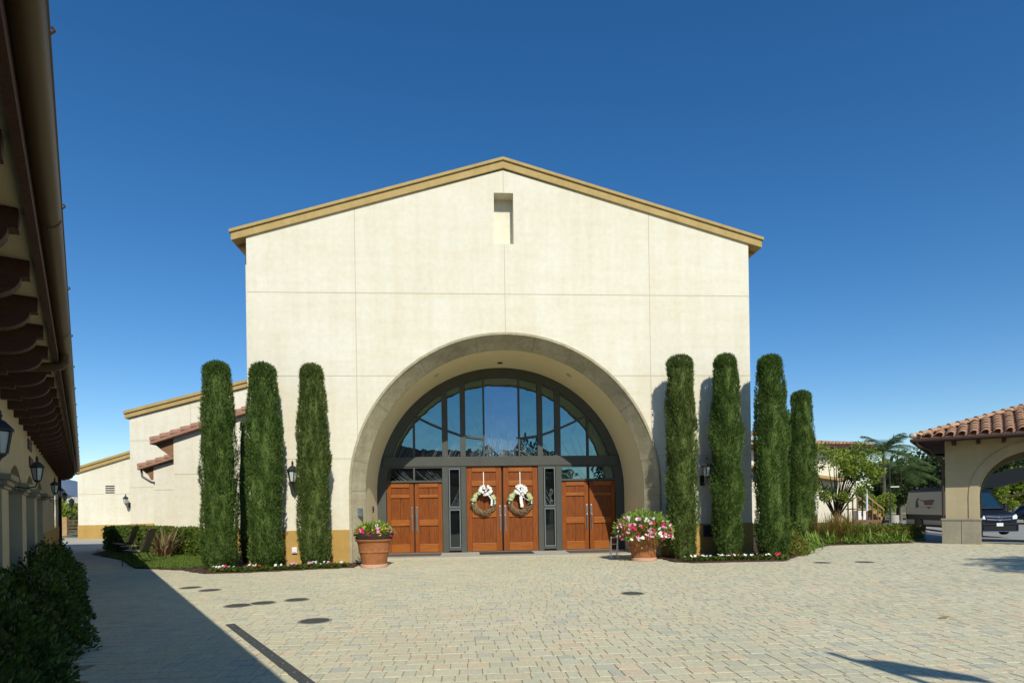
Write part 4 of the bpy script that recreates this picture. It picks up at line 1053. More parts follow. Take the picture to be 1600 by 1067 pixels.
gp_ = [(-.215+.0, 3.315)]+[(-.15+.065*math.cos(PI+PI*i/n), 3.265+.075*math.sin(PI+PI*i/n)) for i in range(n+1)]+[(-.085, 3.315), (-.078, 3.32), (-.078, 3.33), (-.092, 3.33)]
vs = [(x, y_, z) for y_ in (-14, 31.0) for x, z in gp_]; m = len(gp_)
gt.add(vs, [(i, i+1, m+i+1, m+i) for i in range(m-1)]+[tuple(range(m-1, -1, -1)), tuple(range(m, 2*m))])
for k in range(20): gt.tube([(-.08, -2+k*1.63, 3.325), (-.066, -2+k*1.63, 3.34), (-.075, -2+k*1.63, 3.352)], .006, 5)
gt.build('gutter', 'gutter', arcb, smooth=True)
seam = MB()
for k in range(12):
    yy = -1.0+k*2.75; q_ = [(-.15+.069*math.cos(PI+PI*i/n), 3.265+.079*math.sin(PI+PI*i/n)) for i in range(n+1)]
    seam.add([(x, y_, z) for y_ in (yy, yy+.04) for x, z in q_], [(i, i+1, n+1+i+1, n+1+i) for i in range(n)])
seam.build('gutter_seam', 'gutter', arcb)
cb = [(LW0, 3.135), (LW0, 2.84), (-.58, 2.84), (-.575, 2.875), (-.56, 2.88)]+[(-.56+.25*math.sin(t*PI/2/7), 2.87+.155*(1-math.cos(t*PI/2/7))) for t in range(8)]+[(-.28, 3.03), (-.265, 3.03), (-.265, 3.135)]
cm = None
for k in range(-6, 33):
    s = 4.23+.83*k
    if cm is None:
        c = MB(); c.prism(cb, -.05, .05, 'y'); cm = c.build('eave_bracket', 'wood_dark', arcb); cm.location = (0, s, 0)
    else:
        d = cm.copy(); C.objects.link(d); d.parent = arcb; d.location = (0, s, 0)
rfm = MB(); nn_ = 0
for k in range(int(45/.28)):
    yy = -14+k*.28
    for (dy, dz) in ((0, .02), (.07, .075), (.14, .02), (.21, -.01)): rfm.v.append((-.13, yy+dy, 3.36+dz)); rfm.v.append((-4.9, yy+dy, 3.36+dz+4.77*.50))
rfm.f = [(2*i, 2*i+2, 2*i+3, 2*i+1) for i in range(len(rfm.v)//2-1)]; rfm.mi = [0]*len(rfm.f)
rfm.add([(-4.9, -14, 5.74), (-4.9, 31, 5.74), (-9.8, 31, 3.3), (-9.8, -14, 3.3)], [(0, 1, 2, 3)])
rfm.build('tile_roof', 'tile_grey', arcb)
dk = MB(); dk.face([(-.16, -14, 3.34), (-.16, 30.95, 3.34), (-4.9, 30.95, 5.70), (-4.9, -14, 5.70)]); dk.build('roof_deck', 'wood_dark', arcb)
ds = MB(); ds.tube([(-.15, 8.1, 3.22), (-.15, 8.1, 3.12), (-.18, 8.1, 3.075), (-.25, 8.1, 3.06), (-.76, 8.1, 2.98)], .046, 10); ds.build('downspout', 'gutter', arcb, smooth=True)
cd = MB(); cd.box(LW0-.02, LW0+.10, 28.85, 29.1, 0, ZS); cd.build('corner_post', 'wood_dark', arcb)
wd = MB(); wd.box(LW0-.02, LW0+.015, 24.3, 25.6, .95, 2.1); wd.build('window', 'glass_dark', arcb)
Mt = Matrix(((0, 0, 1, 0), (1, 0, 0, 0), (0, 1, 0, 0), (0, 0, 0, 1)))
text_mesh('PARISH', .27, 'sign_lettering', 'letter_black', arcb, Matrix.Translation((LW0+.006, 13.35, 2.62)) @ Mt, .012)
text_mesh('CENTER', .25, 'sign_lettering', 'letter_black', arcb, Matrix.Translation((LW0+.006, 13.6, 2.35)) @ Mt, .012)
for i, (s, w) in enumerate(((6.15, 'nearest, cut off by the picture edge'), (10.86, 'second, below the wall lettering'), (17.38, 'third along the wall'), (21.62, 'fourth, near the far corner'), (26.73, 'farthest, at the far corner post'))):
    x, y = LW(LW0, s); dup(lan, (x, y, 1.94), math.radians(31.33+90), .62, 'black lantern on the shaded arcade wall, '+w)

# ------------------------------------------------------------------ portico on the right (local frame)
por = empty('entrance_portico', (PO[0], PO[1], 0), RPP, 'cream arched portico with hipped terracotta tile roof on stone pier', 'building')
def pier(x0, x1, y0, y1):
    b = MB(); xm = (x0+x1)/2-.0
    b.box(x0, xm-.008, y0, y1, 0, .80); b.box(xm+.008, x1, y0, y1, 0, .80); b.box(xm-.008, xm+.008, y0+.012, y1-.012, 0, .80)
    b.box(x0-.025, x1+.025, y0-.025, y1+.025, .80, .86)
    b.build('pier_base', 'concrete_col', por, bevel=.008)
piers = [(0, 1.07), (4.0, 5.1), (8.1, 9.2)]
for x0, x1 in piers:
    pier(x0, x1, 0, .9); pier(x0, x1, 5.6, 6.5)
def por_wall(y0, y1):
    w = MB(); ZT = 3.55
    for i, (x0, x1) in enumerate(piers):
        xa, xb = (x0+.10 if i == 0 else 1.04 + (i-1)*4.06+3.0), (1.04+i*4.06 if i < 2 else 9.1)
        w.prism([(xa, .86), (xb, .86), (xb, ZT), (xa, ZT)], y0, y1, 'y')
    for i in range(2):
        c = 2.54+i*4.06; r_ = 1.5
        pts = arc(c, 1.6, r_, PI, 0, 28)
        w.prism([(c-r_, .86)]*0+[(c+r_, ZT), (c-r_, ZT)]+pts, y0, y1, 'y')
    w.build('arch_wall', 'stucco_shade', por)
    rg = MB()
    for i in range(2):
        c = 2.54+i*4.06; o_ = arc(c, 1.6, 1.80, PI, 0, 28); i_ = arc(c, 1.6, 1.56, PI, 0, 28)
        yy = y0-.025
        for k in range(28):
            rg.add([(o_[k][0], yy, o_[k][1]), (o_[k+1][0], yy, o_[k+1][1]), (i_[k+1][0], yy, i_[k+1][1]), (i_[k][0], yy, i_[k][1]), (o_[k][0], y0, o_[k][1]), (o_[k+1][0], y0, o_[k+1][1]), (i_[k+1][0], y0, i_[k+1][1]), (i_[k][0], y0, i_[k][1])], [(3, 2, 1, 0), (0, 1, 5, 4), (2, 3, 7, 6)])
        for sx in (-1, 1): rg.box(c+sx*1.56, c+sx*1.80, yy, y0, .862, 1.6)
    rg.build('arch_moulding', 'stucco_shade', por)
por_wall(.32, .88); por_wall(5.7, 6.4)
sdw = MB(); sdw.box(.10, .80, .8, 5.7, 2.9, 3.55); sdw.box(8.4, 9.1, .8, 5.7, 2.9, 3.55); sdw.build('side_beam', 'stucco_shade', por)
cl_ = MB(); cl_.box(.15, 9.0, .1, 6.3, 3.55, 3.60); cl_.build('ceiling', 'stucco_soffit', por)
OV = .85; EZ = 3.46; PT = .345
ev = MB(); x0, x1, y0, y1 = .1-OV, 9.1+OV, .05-OV, 6.4+OV
ev.box(x0+.06, x1-.06, y0+.06, y1-.06, EZ+.075, EZ+.10)
ev.build('eave_soffit', 'wood_dark', por)
fz_ = MB()
for a in ((x0+.04, x1-.04, y0+.04, y0+.08), (x0+.04, x1-.04, y1-.08, y1-.04)): fz_.box(*a, EZ-.02, EZ+.13)
for a in ((x0+.04, x0+.08, y0+.08, y1-.08), (x1-.08, x1-.04, y0+.08, y1-.08)): fz_.box(*a, EZ-.02, EZ+.13)
fz_.build('fascia', 'wood_dark', por)
g2 = MB(); g2.tube([(x1, y0-.03, EZ+.07), (x0-.03, y0-.03, EZ+.07), (x0-.03, y1, EZ+.07)], .062, 8); g2.build('gutter', 'gutter_dark', por, smooth=True)
d2 = MB(); d2.tube([(x0+.12, y0-.02, EZ+.02), (x0+.16, y0+.0, EZ-.10), (x0+.5, y0+.35, EZ-.28), (x0+.55, y0+.42, EZ-.42), (.02, .04, EZ-.56), (.03, .3, EZ-.75), (.03, .3, .9)], .038, 8); d2.build('downspout', 'gutter_dark', por, smooth=True)
rc = MB()
for k in range(12):
    xx = .37+k*.66; rc.box(xx-.05, xx+.05, y0+.35, .32, EZ-.10, EZ+.075)
rc.build('eave_bracket', 'wood_dark', por)
for k in range(0): pass
# barrel tiles on the four hips
RY = (y0+y1)/2; run = RY-y0
tl = MB(); pit = .305; seg = .36; rt_ = random.Random(5)
def tile_col(base, upv, side, length):
    n = max(int(length/seg+.6), 1); nrm = Vector((0, 0, 1))
    for k in range(n):
        a = k*seg; b = min(a+seg*1.12, length+.05)
        if b-a < .05: continue
        pts = []
        jz = rt_.uniform(-.006, .006); rr_ = .121+rt_.uniform(-.004, .004)
        for (t, r_, l_) in ((a, rr_, .05), (b, rr_*.86, .012)):
            c = base+upv*t+nrm*(l_+jz)
            pts += [c+side*(math.cos(PI*q/7)*r_)+nrm*(math.sin(PI*q/7)*r_*.9) for q in range(8)]
        pts += [p-nrm*.022 for p in pts[:8]]
        tl.add(pts, [(q, q+1, q+9, q+8) for q in range(7)]+[(q+1, q, q+16, q+17) for q in range(7)])
k = 0
xx = x0+pit/2
while xx < x1:
    d = min(xx-x0, x1-xx, run); sl_ = math.hypot(1, PT)
    tile_col(Vector((xx, y0-.04, EZ+.14)), Vector((0, 1, PT)).normalized(), Vector((1, 0, 0)), d*sl_); xx += pit
yy = y0+pit/2
while yy < y1:
    d = min(yy-y0, y1-yy); tile_col(Vector((x0-.04, yy, EZ+.14)), Vector((1, 0, PT)).normalized(), Vector((0, -1, 0)), d*math.hypot(1, PT)); yy += pit
tl.build('tile_roof', 'tile', por, smooth=True)
dk2 = MB(); zr = EZ+.13+run*PT
c4 = [(x0, y0, EZ+.13), (x1, y0, EZ+.13), (x1, y1, EZ+.13), (x0, y1, EZ+.13), (x0+run, RY, zr), (x1-run, RY, zr)]
dk2.add(c4, [(0, 1, 5, 4), (1, 2, 5), (2, 3, 4, 5), (3, 0, 4)]); dk2.build('roof_deck', 'tile_grey', por)
hc = MB()
def caps(a, b):
    a, b = Vector(a), Vector(b); d = (b-a).normalized(); s_ = d.cross(Vector((0, 0, 1))).normalized(); u_ = s_.cross(d); L_ = (b-a).length; n = int(L_/.36)
    for k in range(n):
        pts = []
        for (t, r_, l_) in ((k*.36, .115, .085), (k*.36+.41, .10, .045)):
            c = a+d*t+u_*l_; pts += [c+s_*math.cos(PI*q/8)*r_+u_*math.sin(PI*q/8)*r_ for q in range(9)]
        hc.add(pts, [(q, q+1, q+10, q+9) for q in range(8)]+[tuple(range(9))])
caps(c4[0], c4[4]); caps(c4[4], c4[5]); caps(c4[3], c4[4]); caps(c4[1], c4[5])
hc.build('ridge_cap', 'tile', por, smooth=True)
mp_ = MB(); mp_.blob((x0+.02, y0+.02, EZ+.24), .12, 10, 6, .75); mp_.build('mortar_cap', 'mortar', por, smooth=True)

# ------------------------------------------------------------------ van and car
def cam_pt(px, depth, z=0.0):
    """point at a given distance along the optical axis (camera frame figures measured from the photo)"""
    u = (px-800)/FPX*depth; return (fw*depth+rt0*u)
vp = cam_pt(1560, 32.0); VZ = -.42
van = empty('cargo_van', (vp.x, vp.y, VZ), 0, 'tall navy van with beige side wrap parked beyond the portico pier', 'van')
van.rotation_euler = (0, 0, math.radians(-10))       # van faces -y, length along +y
prof = [(0.0, .30), (.02, .95), (.10, 1.10), (.95, 1.33), (1.05, 1.40), (1.85, 2.28), (2.15, 2.50), (2.6, 2.58), (6.9, 2.58), (7.05, 2.45), (7.12, 1.2), (7.12, .32)]
def hw(z): return 1.0-(.02 if z < .6 else 0)-.17*max(0, (z-1.2)/1.4)**1.5
bdy = MB(); n = len(prof)
for sx in (-1, 1): bdy.v += [(sx*(hw(z)-(.10 if y_ < .05 else 0)), y_, z) for y_, z in prof]
bdy.f = [tuple(range(n)), tuple(range(2*n-1, n-1, -1))]+[(i, i+n, (i+1) % n+n, (i+1) % n) for i in range(n)]; bdy.mi = [0]*len(bdy.f)
bdy.build('body', 'van_navy', van, bevel=.05, smooth=True)
sp_ = MB()
def sidepoly(pts, off): return [(-(hw(z)+off), y_, z) for y_, z in pts]
for seg_ in ([(1.75, 1.05), (7.06, 1.05), (7.06, 1.55), (1.75, 1.55)], [(1.75, 1.55), (7.06, 1.55), (7.03, 2.0), (1.85, 2.0)], [(1.85, 2.0), (7.03, 2.0), (6.98, 2.42), (2.2, 2.42)], [(1.2, .45), (5.1, .45), (5.1, .72), (1.2, .72)], [(6.1, .45), (7.08, .45), (7.08, .72), (6.1, .72)]):
    sp_.face(sidepoly(seg_, .012))
sp_.build('side_wrap', 'van_beige', van)
gl2 = MB(); gl2.face(sidepoly([(2.9, 1.42), (6.6, 1.42), (6.45, 2.16), (3.0, 2.16)], .018)); gl2.build('wrapped_window', 'van_beige', van)
gr1 = MB(); gr1.face(sidepoly([(5.75, 1.45), (5.95, 1.45), (6.0, 1.75), (5.95, 1.95), (5.85, 2.05), (5.7, 2.06), (5.65, 1.98), (5.8, 1.95), (5.75, 1.8), (5.6, 1.55)], .024)); gr1.face(sidepoly([(4.3, 1.52), (4.75, 1.52), (4.6, 1.42), (4.4, 1.42)], .024)); gr1.face(sidepoly([(3.9, 1.505), (5.5, 1.505), (5.5, 1.485), (3.9, 1.485)], .023)); gr1.build('side_graphic', 'graphic_dark', van)
gr2 = MB(); gr2.face(sidepoly([(4.2, 1.62), (5.0, 1.62), (5.15, 1.86), (5.5, 1.88), (5.5, 1.94), (5.0, 1.92), (4.3, 1.96), (4.0, 1.92)], .024)); gr2.build('side_graphic', 'graphic_red', van)
ws = MB(); ws.face([(-.80, 1.02, 1.42), (.80, 1.02, 1.42), (.70, 1.80, 2.26), (-.70, 1.80, 2.26)]); ws.build('windshield', 'van_glass', van)
wp = MB()
for sx in (-1, 1): wp.tube([(sx*.84, .98, 1.40), (sx*.74, 1.79, 2.27)], .045, 6)
wp.tube([(-.80, .97, 1.43), (.80, .97, 1.43)], .03, 6); wp.tube([(-.5, .955, 1.47), (.1, 1.12, 1.66)], .012, 5)
wp.build('windshield_pillar', 'van_trim', van)
for v in bpy.data.objects[ 'windshield'].data.vertices: v.co.y -= .03; v.co.z += .02
sw_ = MB()
for sx in (-1, 1): sw_.face([(sx*(hw(z)+.012), y_, z) for y_, z in ((1.15, 1.45), (1.72, 1.45), (1.80, 2.1), (1.72, 2.12))])
sw_.build('side_window', 'van_glass', van)
gl3 = MB()
for i, (z, w) in enumerate(((.985, .63), (.83, .60))):
    gl3.tube([(-w, -.03+.02, z+.03), (-.15, -.055, z), (0, -.06, z-.005), (.15, -.055, z), (w, -.03+.02, z+.03)], .030, 6)
gl3.build('grille', 'chrome', van)
gb = MB(); gb.prism([(-.66, 1.05), (.66, 1.05), (.58, .76), (-.58, .76)], -.03, .05, 'y'); gb.build('grille_backing', 'van_trim', van)
em = MB(); em.tube([(.11*math.cos(a), -.075, .90+.11*math.sin(a)) for a in np.linspace(0, 2*PI, 21)], .012, 6)
for k in range(3): a = PI/2+k*2*PI/3; em.tube([(0, -.078, .90), (.105*math.cos(a), -.075, .90+.105*math.sin(a))], .014, 6, .004)
em.build('star_emblem', 'chrome', van)
for sx in (-1, 1):
    h_ = MB(); h_.add([(sx*.66, -.035, .86), (sx*.90, .0, .88), (sx*.945, .05, 1.02), (sx*.90, .08, 1.12), (sx*.68, -.01, 1.03)], [(0, 1, 2, 3, 4)]); h_.build('headlight', 'headlight', van)
    mi = MB(); mi.box(sx*1.02, sx*1.22, 1.12, 1.22, 1.35, 1.70); mi.box(sx*.93, sx*1.03, 1.15, 1.2, 1.42, 1.46); mi.build('mirror', 'van_trim', van, bevel=.03)
    t_ = MB(); t_.box(sx*.86, sx*.985, 7.10, 7.135, .95, 1.5); t_.build('tail_light', 'tail_red', van)
bm = MB(); bm.box(-.95, .95, -.07, .12, .20, .66); bm.build('bumper', 'van_navy', van, bevel=.06)
bm2 = MB(); bm2.box(-.78, .78, -.085, -.06, .28, .52); bm2.build('bumper_grille', 'van_trim', van)
bm3 = MB(); bm3.tube([(-.9, -.08, .235), (.9, -.08, .235)], .014, 6); bm3.build('bumper_trim', 'chrome', van)
pt = MB(); pt.box(-.16, .16, -.10, -.085, .50, .67); pt.build('licence_plate', 'plate', van)
rk = MB(); rk.box(-.62, .62, 2.9, 6.2, 2.56, 2.68); rk.build('roof_unit', 'van_trim', van, bevel=.05)
def wheel(parent, x, y, r_, w):
    t = MB(); prof_ = [(r_*.62, -w/2), (r_*.92, -w/2), (r_, -w*.35), (r_, w*.35), (r_*.92, w/2), (r_*.62, w/2)]
    vs = [(x+z, y+rr_*math.cos(2*PI*k/24), r_+rr_*math.sin(2*PI*k/24)) for rr_, z in prof_ for k in range(24)]
    t.add(vs, [(i*24+k, i*24+(k+1) % 24, (i+1)*24+(k+1) % 24, (i+1)*24+k) for i in range(5) for k in range(24)])
    o = t.build('wheel', 'tyre', parent, smooth=True)
    h = MB(); s_ = -1 if x < 0 else 1; xo = x+s_*w*.40
    h.add([(xo, y+r_*.62*math.cos(2*PI*k/24), r_+r_*.62*math.sin(2*PI*k/24)) for k in range(24)]+[(xo+s_*.02, y, r_)], [(k, (k+1) % 24, 24) for k in range(24)])
    for k in range(6):
        a = k*PI/3; h.tube([(xo+s_*.02, y, r_), (xo+s_*.015, y+r_*.55*math.cos(a), r_+r_*.55*math.sin(a))], .03, 4)
    h.build('rim', 'rim', o)
for x in (-.88, .88):
    for y_ in (1.0, 5.6): wheel(van, x, y_, .35, .24)
ar = MB()
for x in (-1, 1):
    for y_ in (1.0, 5.6): ar.prism(arc(y_, .35, .45, 0, PI, 14), x*.99, x*1.008, 'x')
ar.build('wheel_arch', 'van_trim', van)

cp_ = cam_pt(1602, 50)
car = empty('parked_car', (cp_.x+.6, cp_.y, -.5), math.radians(-60), 'dark blue car at the right picture edge behind the van', 'car')
cprof = [(0, .35), (.0, .62), (.15, .78), (1.1, .92), (1.75, 1.36), (2.3, 1.45), (3.2, 1.42), (4.0, 1.02), (4.5, .96), (4.6, .7), (4.6, .35)]
cb_ = MB(); n = len(cprof)
for sx in (-1, 1): cb_.v += [(sx*(.88-.22*max(0, (z-.9)/.55)), y_-2.3, z) for y_, z in cprof]
cb_.f = [tuple(range(n)), tuple(range(2*n-1, n-1, -1))]+[(i, i+n, (i+1) % n+n, (i+1) % n) for i in range(n)]; cb_.mi = [0]*len(cb_.f)
cb_.build('body', 'car_dark', car, bevel=.06, smooth=True)
cw = MB()
for sx in (-1, 1): cw.face([(sx*(.885-.22*max(0, (z-.9)/.55)), y_-2.3, z) for y_, z in ((1.3, .96), (3.7, .98), (3.1, 1.36), (1.85, 1.33))])
cw.build('side_window', 'van_glass', car)
for x in (-.80, .80):
    for y_ in (-1.45, 1.35): wheel(car, x, y_, .32, .2)

# ------------------------------------------------------------------ right background: building, stairs, posts, canopy
bgb = empty('tile_roofed_building', (24.5, 42, 0), 0, 'cream building with terracotta tile roof behind the leafy tree', 'building')
w = MB(); w.box(-5, 3.2, 0, 8, -.5, 5.3); w.build('wall', 'stucco', bgb)
e = MB(); e.box(-5, 4.05, -.9, 8.9, 5.32, 5.40); e.box(-5, 4.1, -.98, -.9, 5.30, 5.5); e.box(4.05, 4.1, -.9, 8.9, 5.30, 5.5); e.build('eave', 'wood_dark', bgb)
t = MB()
def tiles_rect(mb, xa, xb, y0_, z0_, length, pitch_, slope, cut=None):
    x = xa
    while x < xb:
        n = int(min(length, cut(x) if cut else length)/.40)
        for k in range(n):
            pts = []
            for (tt, r_, l_) in ((k*.4, .115, .05), (k*.4+.45, .10, .015)):
                c = Vector((x, y0_+tt, z0_+tt*slope+l_)); pts += [c+Vector((math.cos(PI*q/5)*r_, 0, math.sin(PI*q/5)*r_)) for q in range(6)]
            mb.add(pts, [(q, q+1, q+7, q+6) for q in range(5)]+[(5, 4, 3, 2, 1, 0)])
        x += pitch_
tiles_rect(t, -5, 4.1, -1.0, 5.5, 5, .27, .16, lambda x: max(4.3-x, .3))
t.build('tile_roof', 'tile', bgb)
t = MB(); t.add([(-5, -1, 5.48), (4.1, -1, 5.48), (4.1, 9, 5.48), (-5, 9, 5.48), (-5, 4, 6.28), (-.9, 4, 6.28)], [(0, 1, 5, 4), (1, 2, 5), (2, 3, 4, 5)]); t.build('roof_deck', 'tile_grey', bgb)
t = MB(); tiles_rect(t, -5, -.2, .5, 6.2, 2.0, .27, .3); t.build('upper_tile_roof', 'tile', bgb)
t = MB(); t.prism([(-5, 4.15), (1.9, 3.1), (1.9, 2.9), (-5, 3.95)], -.9, -.02, 'y'); t.build('lower_roof_edge', 'fascia', bgb)
w = MB(); w.box(2.2, 2.9, -.02, .02, 3.4, 4.9); w.build('shade_panel', 'stucco_shade', bgb)

stp = cam_pt(1357, 41.0); stx = empty('wooden_stairs', (stp.x, stp.y, -.02), -YAW, 'temporary wooden stairs with yellow nosings and handrails', 'stairs')
s_ = MB(); ny = MB()
for k in range(4):
    x0_ = .25+k*.28; zt_ = .86-k*.215
    s_.box(x0_, x0_+.30, 0, 1.2, max(zt_-.20, 0), zt_); ny.box(x0_+.24, x0_+.315, -.02, 1.22, zt_+.001, zt_+.04)
s_.box(-.9, .25, 0, 1.2, .95, 1.02); s_.build('step', 'pine', stx); ny.build('nosing', 'safety_yellow', stx)
b_ = MB(); b_.box(-.9, .9, -.06, -.001, 0, .26); b_.build('skirt', 'pine_brown', stx)
for yy in (0, 1.15):
    q = MB()
    for x_, z_ in ((-.75, 2.0), (-.42, 2.0), (-.1, 1.9), (.25, 1.62), (.62, 1.30), (.98, 1.0)): q.box(x_-.035, x_+.035, yy-.035, yy+.035, 0, z_)
    q.build('post', 'pine_brown', stx)
    q = MB(); q.add([(-.25, yy-.05, 2.05), (1.05, yy-.05, .95), (1.05, yy+.05, .95), (-.25, yy+.05, 2.05), (-.25, yy-.05, 1.95), (1.05, yy-.05, .85), (1.05, yy+.05, .85), (-.25, yy+.05, 1.95)], [(0, 1, 2, 3), (4, 7, 6, 5), (0, 4, 5, 1), (3, 2, 6, 7), (1, 5, 6, 2), (0, 3, 7, 4)]); q.build('handrail', 'pine', stx)
bp_ = cam_pt(1347, 41); o = MB(); o.box(-.27, .27, 0, .5, 0, .80); o.box(-.30, .30, -.03, .53, .80, .86)
tag(o.build('concrete_pedestal', 'white_paint', None, loc=(bp_.x, bp_.y, .0)), 'pale concrete pedestal beside the wooden stairs', 'pedestal')
pp = cam_pt(1354.5, 40.6); o = MB(); o.lathe([(.075, 0), (.065, .1), (.065, 1.35), (.08, 1.4), (.0005, 1.42)], 14)
tag(o.build('white_pipe_post', 'pipe_white', None, smooth=True, loc=(pp.x, pp.y, .86)), 'bluish white round post left of the wooden stairs', 'post')
kp = cam_pt(1410, 36); o = MB(); o.box(-2.5, 1.6, -.07, .07, -.15, .06); tag(o.build('painted_kerb', 'kerb_red', None, loc=(kp.x, kp.y, lot_z(*p_local(kp.x, kp.y))+.06)), 'red painted kerb behind the low hedge', 'kerb').rotation_euler = (0, 0, math.radians(12))
lp = cam_pt(1391, 44); post = empty('lamp_post', (lp.x, lp.y, -.35), -YAW, 'thin grey lamp post on a round concrete base', 'lamp post')
MB().lathe([(.30, 0), (.30, .78), (.28, .80), (.0005, .80)], 20, (.28, 0, 0)).build('concrete_base', 'concrete', post)
MB().tube([(.0, 0, .3), (.0, 0, 4.3)], .05, 8, .04).build('pole', 'black_iron', post)
o = MB(); o.box(0, .65, -.03, .03, 2.83, 2.89); o.build('sign_arm', 'white_paint', post)
MB().box(-.12, .12, -.1, .1, 4.25, 4.4).build('lamp_head', 'black_iron', post)
ca = cam_pt(1585, 46); can = empty('carport_canopy', (ca.x, ca.y, -.5), -YAW, 'dark sloping carport canopy seen through the portico arch', 'canopy')
c = MB(); c.prism([(-1.6, 2.75), (6, 4.6), (6, 4.72), (-1.6, 2.87)], 0, 7, 'y'); c.build('roof_panel', 'canopy_dark', can)
c = MB(); c.prism([(-.8, 2.1), (6, 3.3), (6, 3.4), (-.8, 2.2)], -.1, .1, 'y'); c.build('beam', 'gutter_dark', can)
for xx in (3.5,): MB().box(xx-.08, xx+.08, 3, 3.16, 0, 3.6).build('post', 'canopy_dark', can)

# ------------------------------------------------------------------ trees
def tree_mesh(seed, h, rad, zc, n, L_, clumps=26, leafm='tree_leaf', trunk_r=.18, name='leafy_tree', flat=.8):
    rg = np.random.default_rng(seed); q = random.Random(seed)
    r = empty(name, (0, 0, 0), 0, '', 'tree')
    cc = []
    for _ in range(clumps):
        u = rg.normal(size=3); u /= np.linalg.norm(u); k = rg.uniform(.35, .95)
        cc.append((u*np.array([rad, rad, rad*flat])*k+np.array([0, 0, zc]), rad*rg.uniform(.20, .42)))
    f = MB(); per = n//clumps
    for c, cr in cc:
        u = rg.normal(size=(per, 3)); u /= np.linalg.norm(u, axis=1)[:, None]
        P = c+u*cr*(rg.uniform(.3, 1, per)**.5)[:, None]*np.array([1, 1, .8]); leaves(f, P, u*.6+np.array([0, 0, .25]), L_, L_*.55, rg, .6)
    f.build('crown', leafm, r)
    t = MB(); t.tube([(0, 0, -.3), (.05, 0, zc*.4), (0, .05, zc*.8)], [trunk_r, trunk_r*.75, trunk_r*.4], 8)
    for c, cr in cc[:14]:
        b = Vector((0, 0, zc*q.uniform(.35, .7))); t.tube([tuple(b), tuple((b+Vector(c))/2+Vector((0, 0, .1*rad))), tuple(c)], [trunk_r*.4, trunk_r*.25, trunk_r*.1], 5)
    t.build('trunk', 'bark', r)
    return r
T1_ = tree_mesh(1, 8, 3.4, 4.6, 5200, .42, 30, 'tree_leaf_dark', name='oak_tree')
T2_ = tree_mesh(2, 7, 2.8, 3.8, 5200, .36, 26, 'tree_leaf', name='broad_tree')
T3_ = tree_mesh(3, 6, 2.6, 3.2, 5000, .34, 24, 'tree_leaf_bright', name='bright_tree')
T4_ = tree_mesh(4, 9, 2.2, 6.2, 2600, .36, 20, 'tree_leaf', name='eucalyptus_tree', flat=1.3)
def ptree(o, px, depth, sc, label, first=False, z=-.7, rz=0.0):
    p = cam_pt(px, depth); 
    t = o if first else copy_tree(o)
    t.location = (p.x, p.y, z); t.scale = (sc, sc, sc); t.rotation_euler = (0, 0, rz); t['label'] = label; t['group'] = 'trees behind the parking lot'
    return t
ptree(T1_, 1402, 66, .92, 'dark dense tree left of the lamp post, below the palm', True)
ptree(T1_, 1438, 62, .95, 'dark dense tree between the palm and the van rear', rz=1.2)
ptree(T1_, 1475, 64, .98, 'dark dense tree right behind the van rear and portico eave', rz=2.4)
ptree(T1_, 1512, 68, 1.0, 'dark dense tree behind the portico pier', rz=3.3)
ptree(T1_, 1600, 60, .85, 'dark dense tree behind the car at the right edge', rz=4.0)
ptree(T2_, 1378, 58, .75, 'mid green tree behind the wooden stairs', True)
ptree(T2_, 1545, 74, 1.05, 'mid green tree seen at the left inside the portico arch', rz=2)
ptree(T2_, 1600, 80, 1.35, 'taller mid green tree at the right inside the portico arch', rz=4)
ptree(T3_, 1572, 60, .98, 'sunlit bright green tree in the middle of the portico arch', True)
ptree(T3_, 1545, 56, .8, 'smaller sunlit bright green tree above the van windscreen', rz=2.2)
ptree(T3_, 1368, 52, .55, 'small bright green tree beside the wooden stairs', rz=1)
ptree(T4_, 1583, 110, 1.25, 'tall airy tree rising on the skyline inside the portico arch', True)
ptree(T4_, 1437, 100, .90, 'tall airy tree peeking up left of the portico eave', rz=2)
ptree(T4_, 1600, 100, 1.05, 'tall airy tree at the right edge of the portico arch', rz=1.0)
# leafy open tree before the building
mt = empty('leafy_tree', (18.7, 30, 0), 0, 'open branched leafy tree with bright leaves before the tile roofed building', 'tree')
rg = np.random.default_rng(50); tr = MB(); cr = MB()
for i in range(26):
    a = rg.uniform(0, 6.28); out = rg.uniform(.4, 1.9); z = rg.uniform(1.9, 4.1)-.25*out*0; tip = Vector((out*math.cos(a)+.25, out*math.sin(a)*.8, z))
    if tip.x > 1.2: tip.z = min(tip.z, 3.5)
    mid = Vector((tip.x*.45, tip.y*.45, .95+(z-.9)*.45)); tr.tube([(0, 0, .55), tuple(mid), tuple(tip)], [.055, .03, .010], 5)
    for _ in range(3):
        c = tip+Vector(rg.normal(0, .28, 3)); n_ = 85; u = rg.normal(size=(n_, 3)); u /= np.linalg.norm(u, axis=1)[:, None]
        leaves(cr, np.array(c)+u*.30*rg.uniform(.3, 1, (n_, 1)), u+np.array([0, 0, .2]), .15, .075, rg, .5)
tr.tube([(0, 0, -.1), (.02, 0, .35), (0, 0, .65)], .10, 8, .075)
tr.build('trunk', 'bark', mt); cr.build('crown', 'tree_leaf_bright', mt)
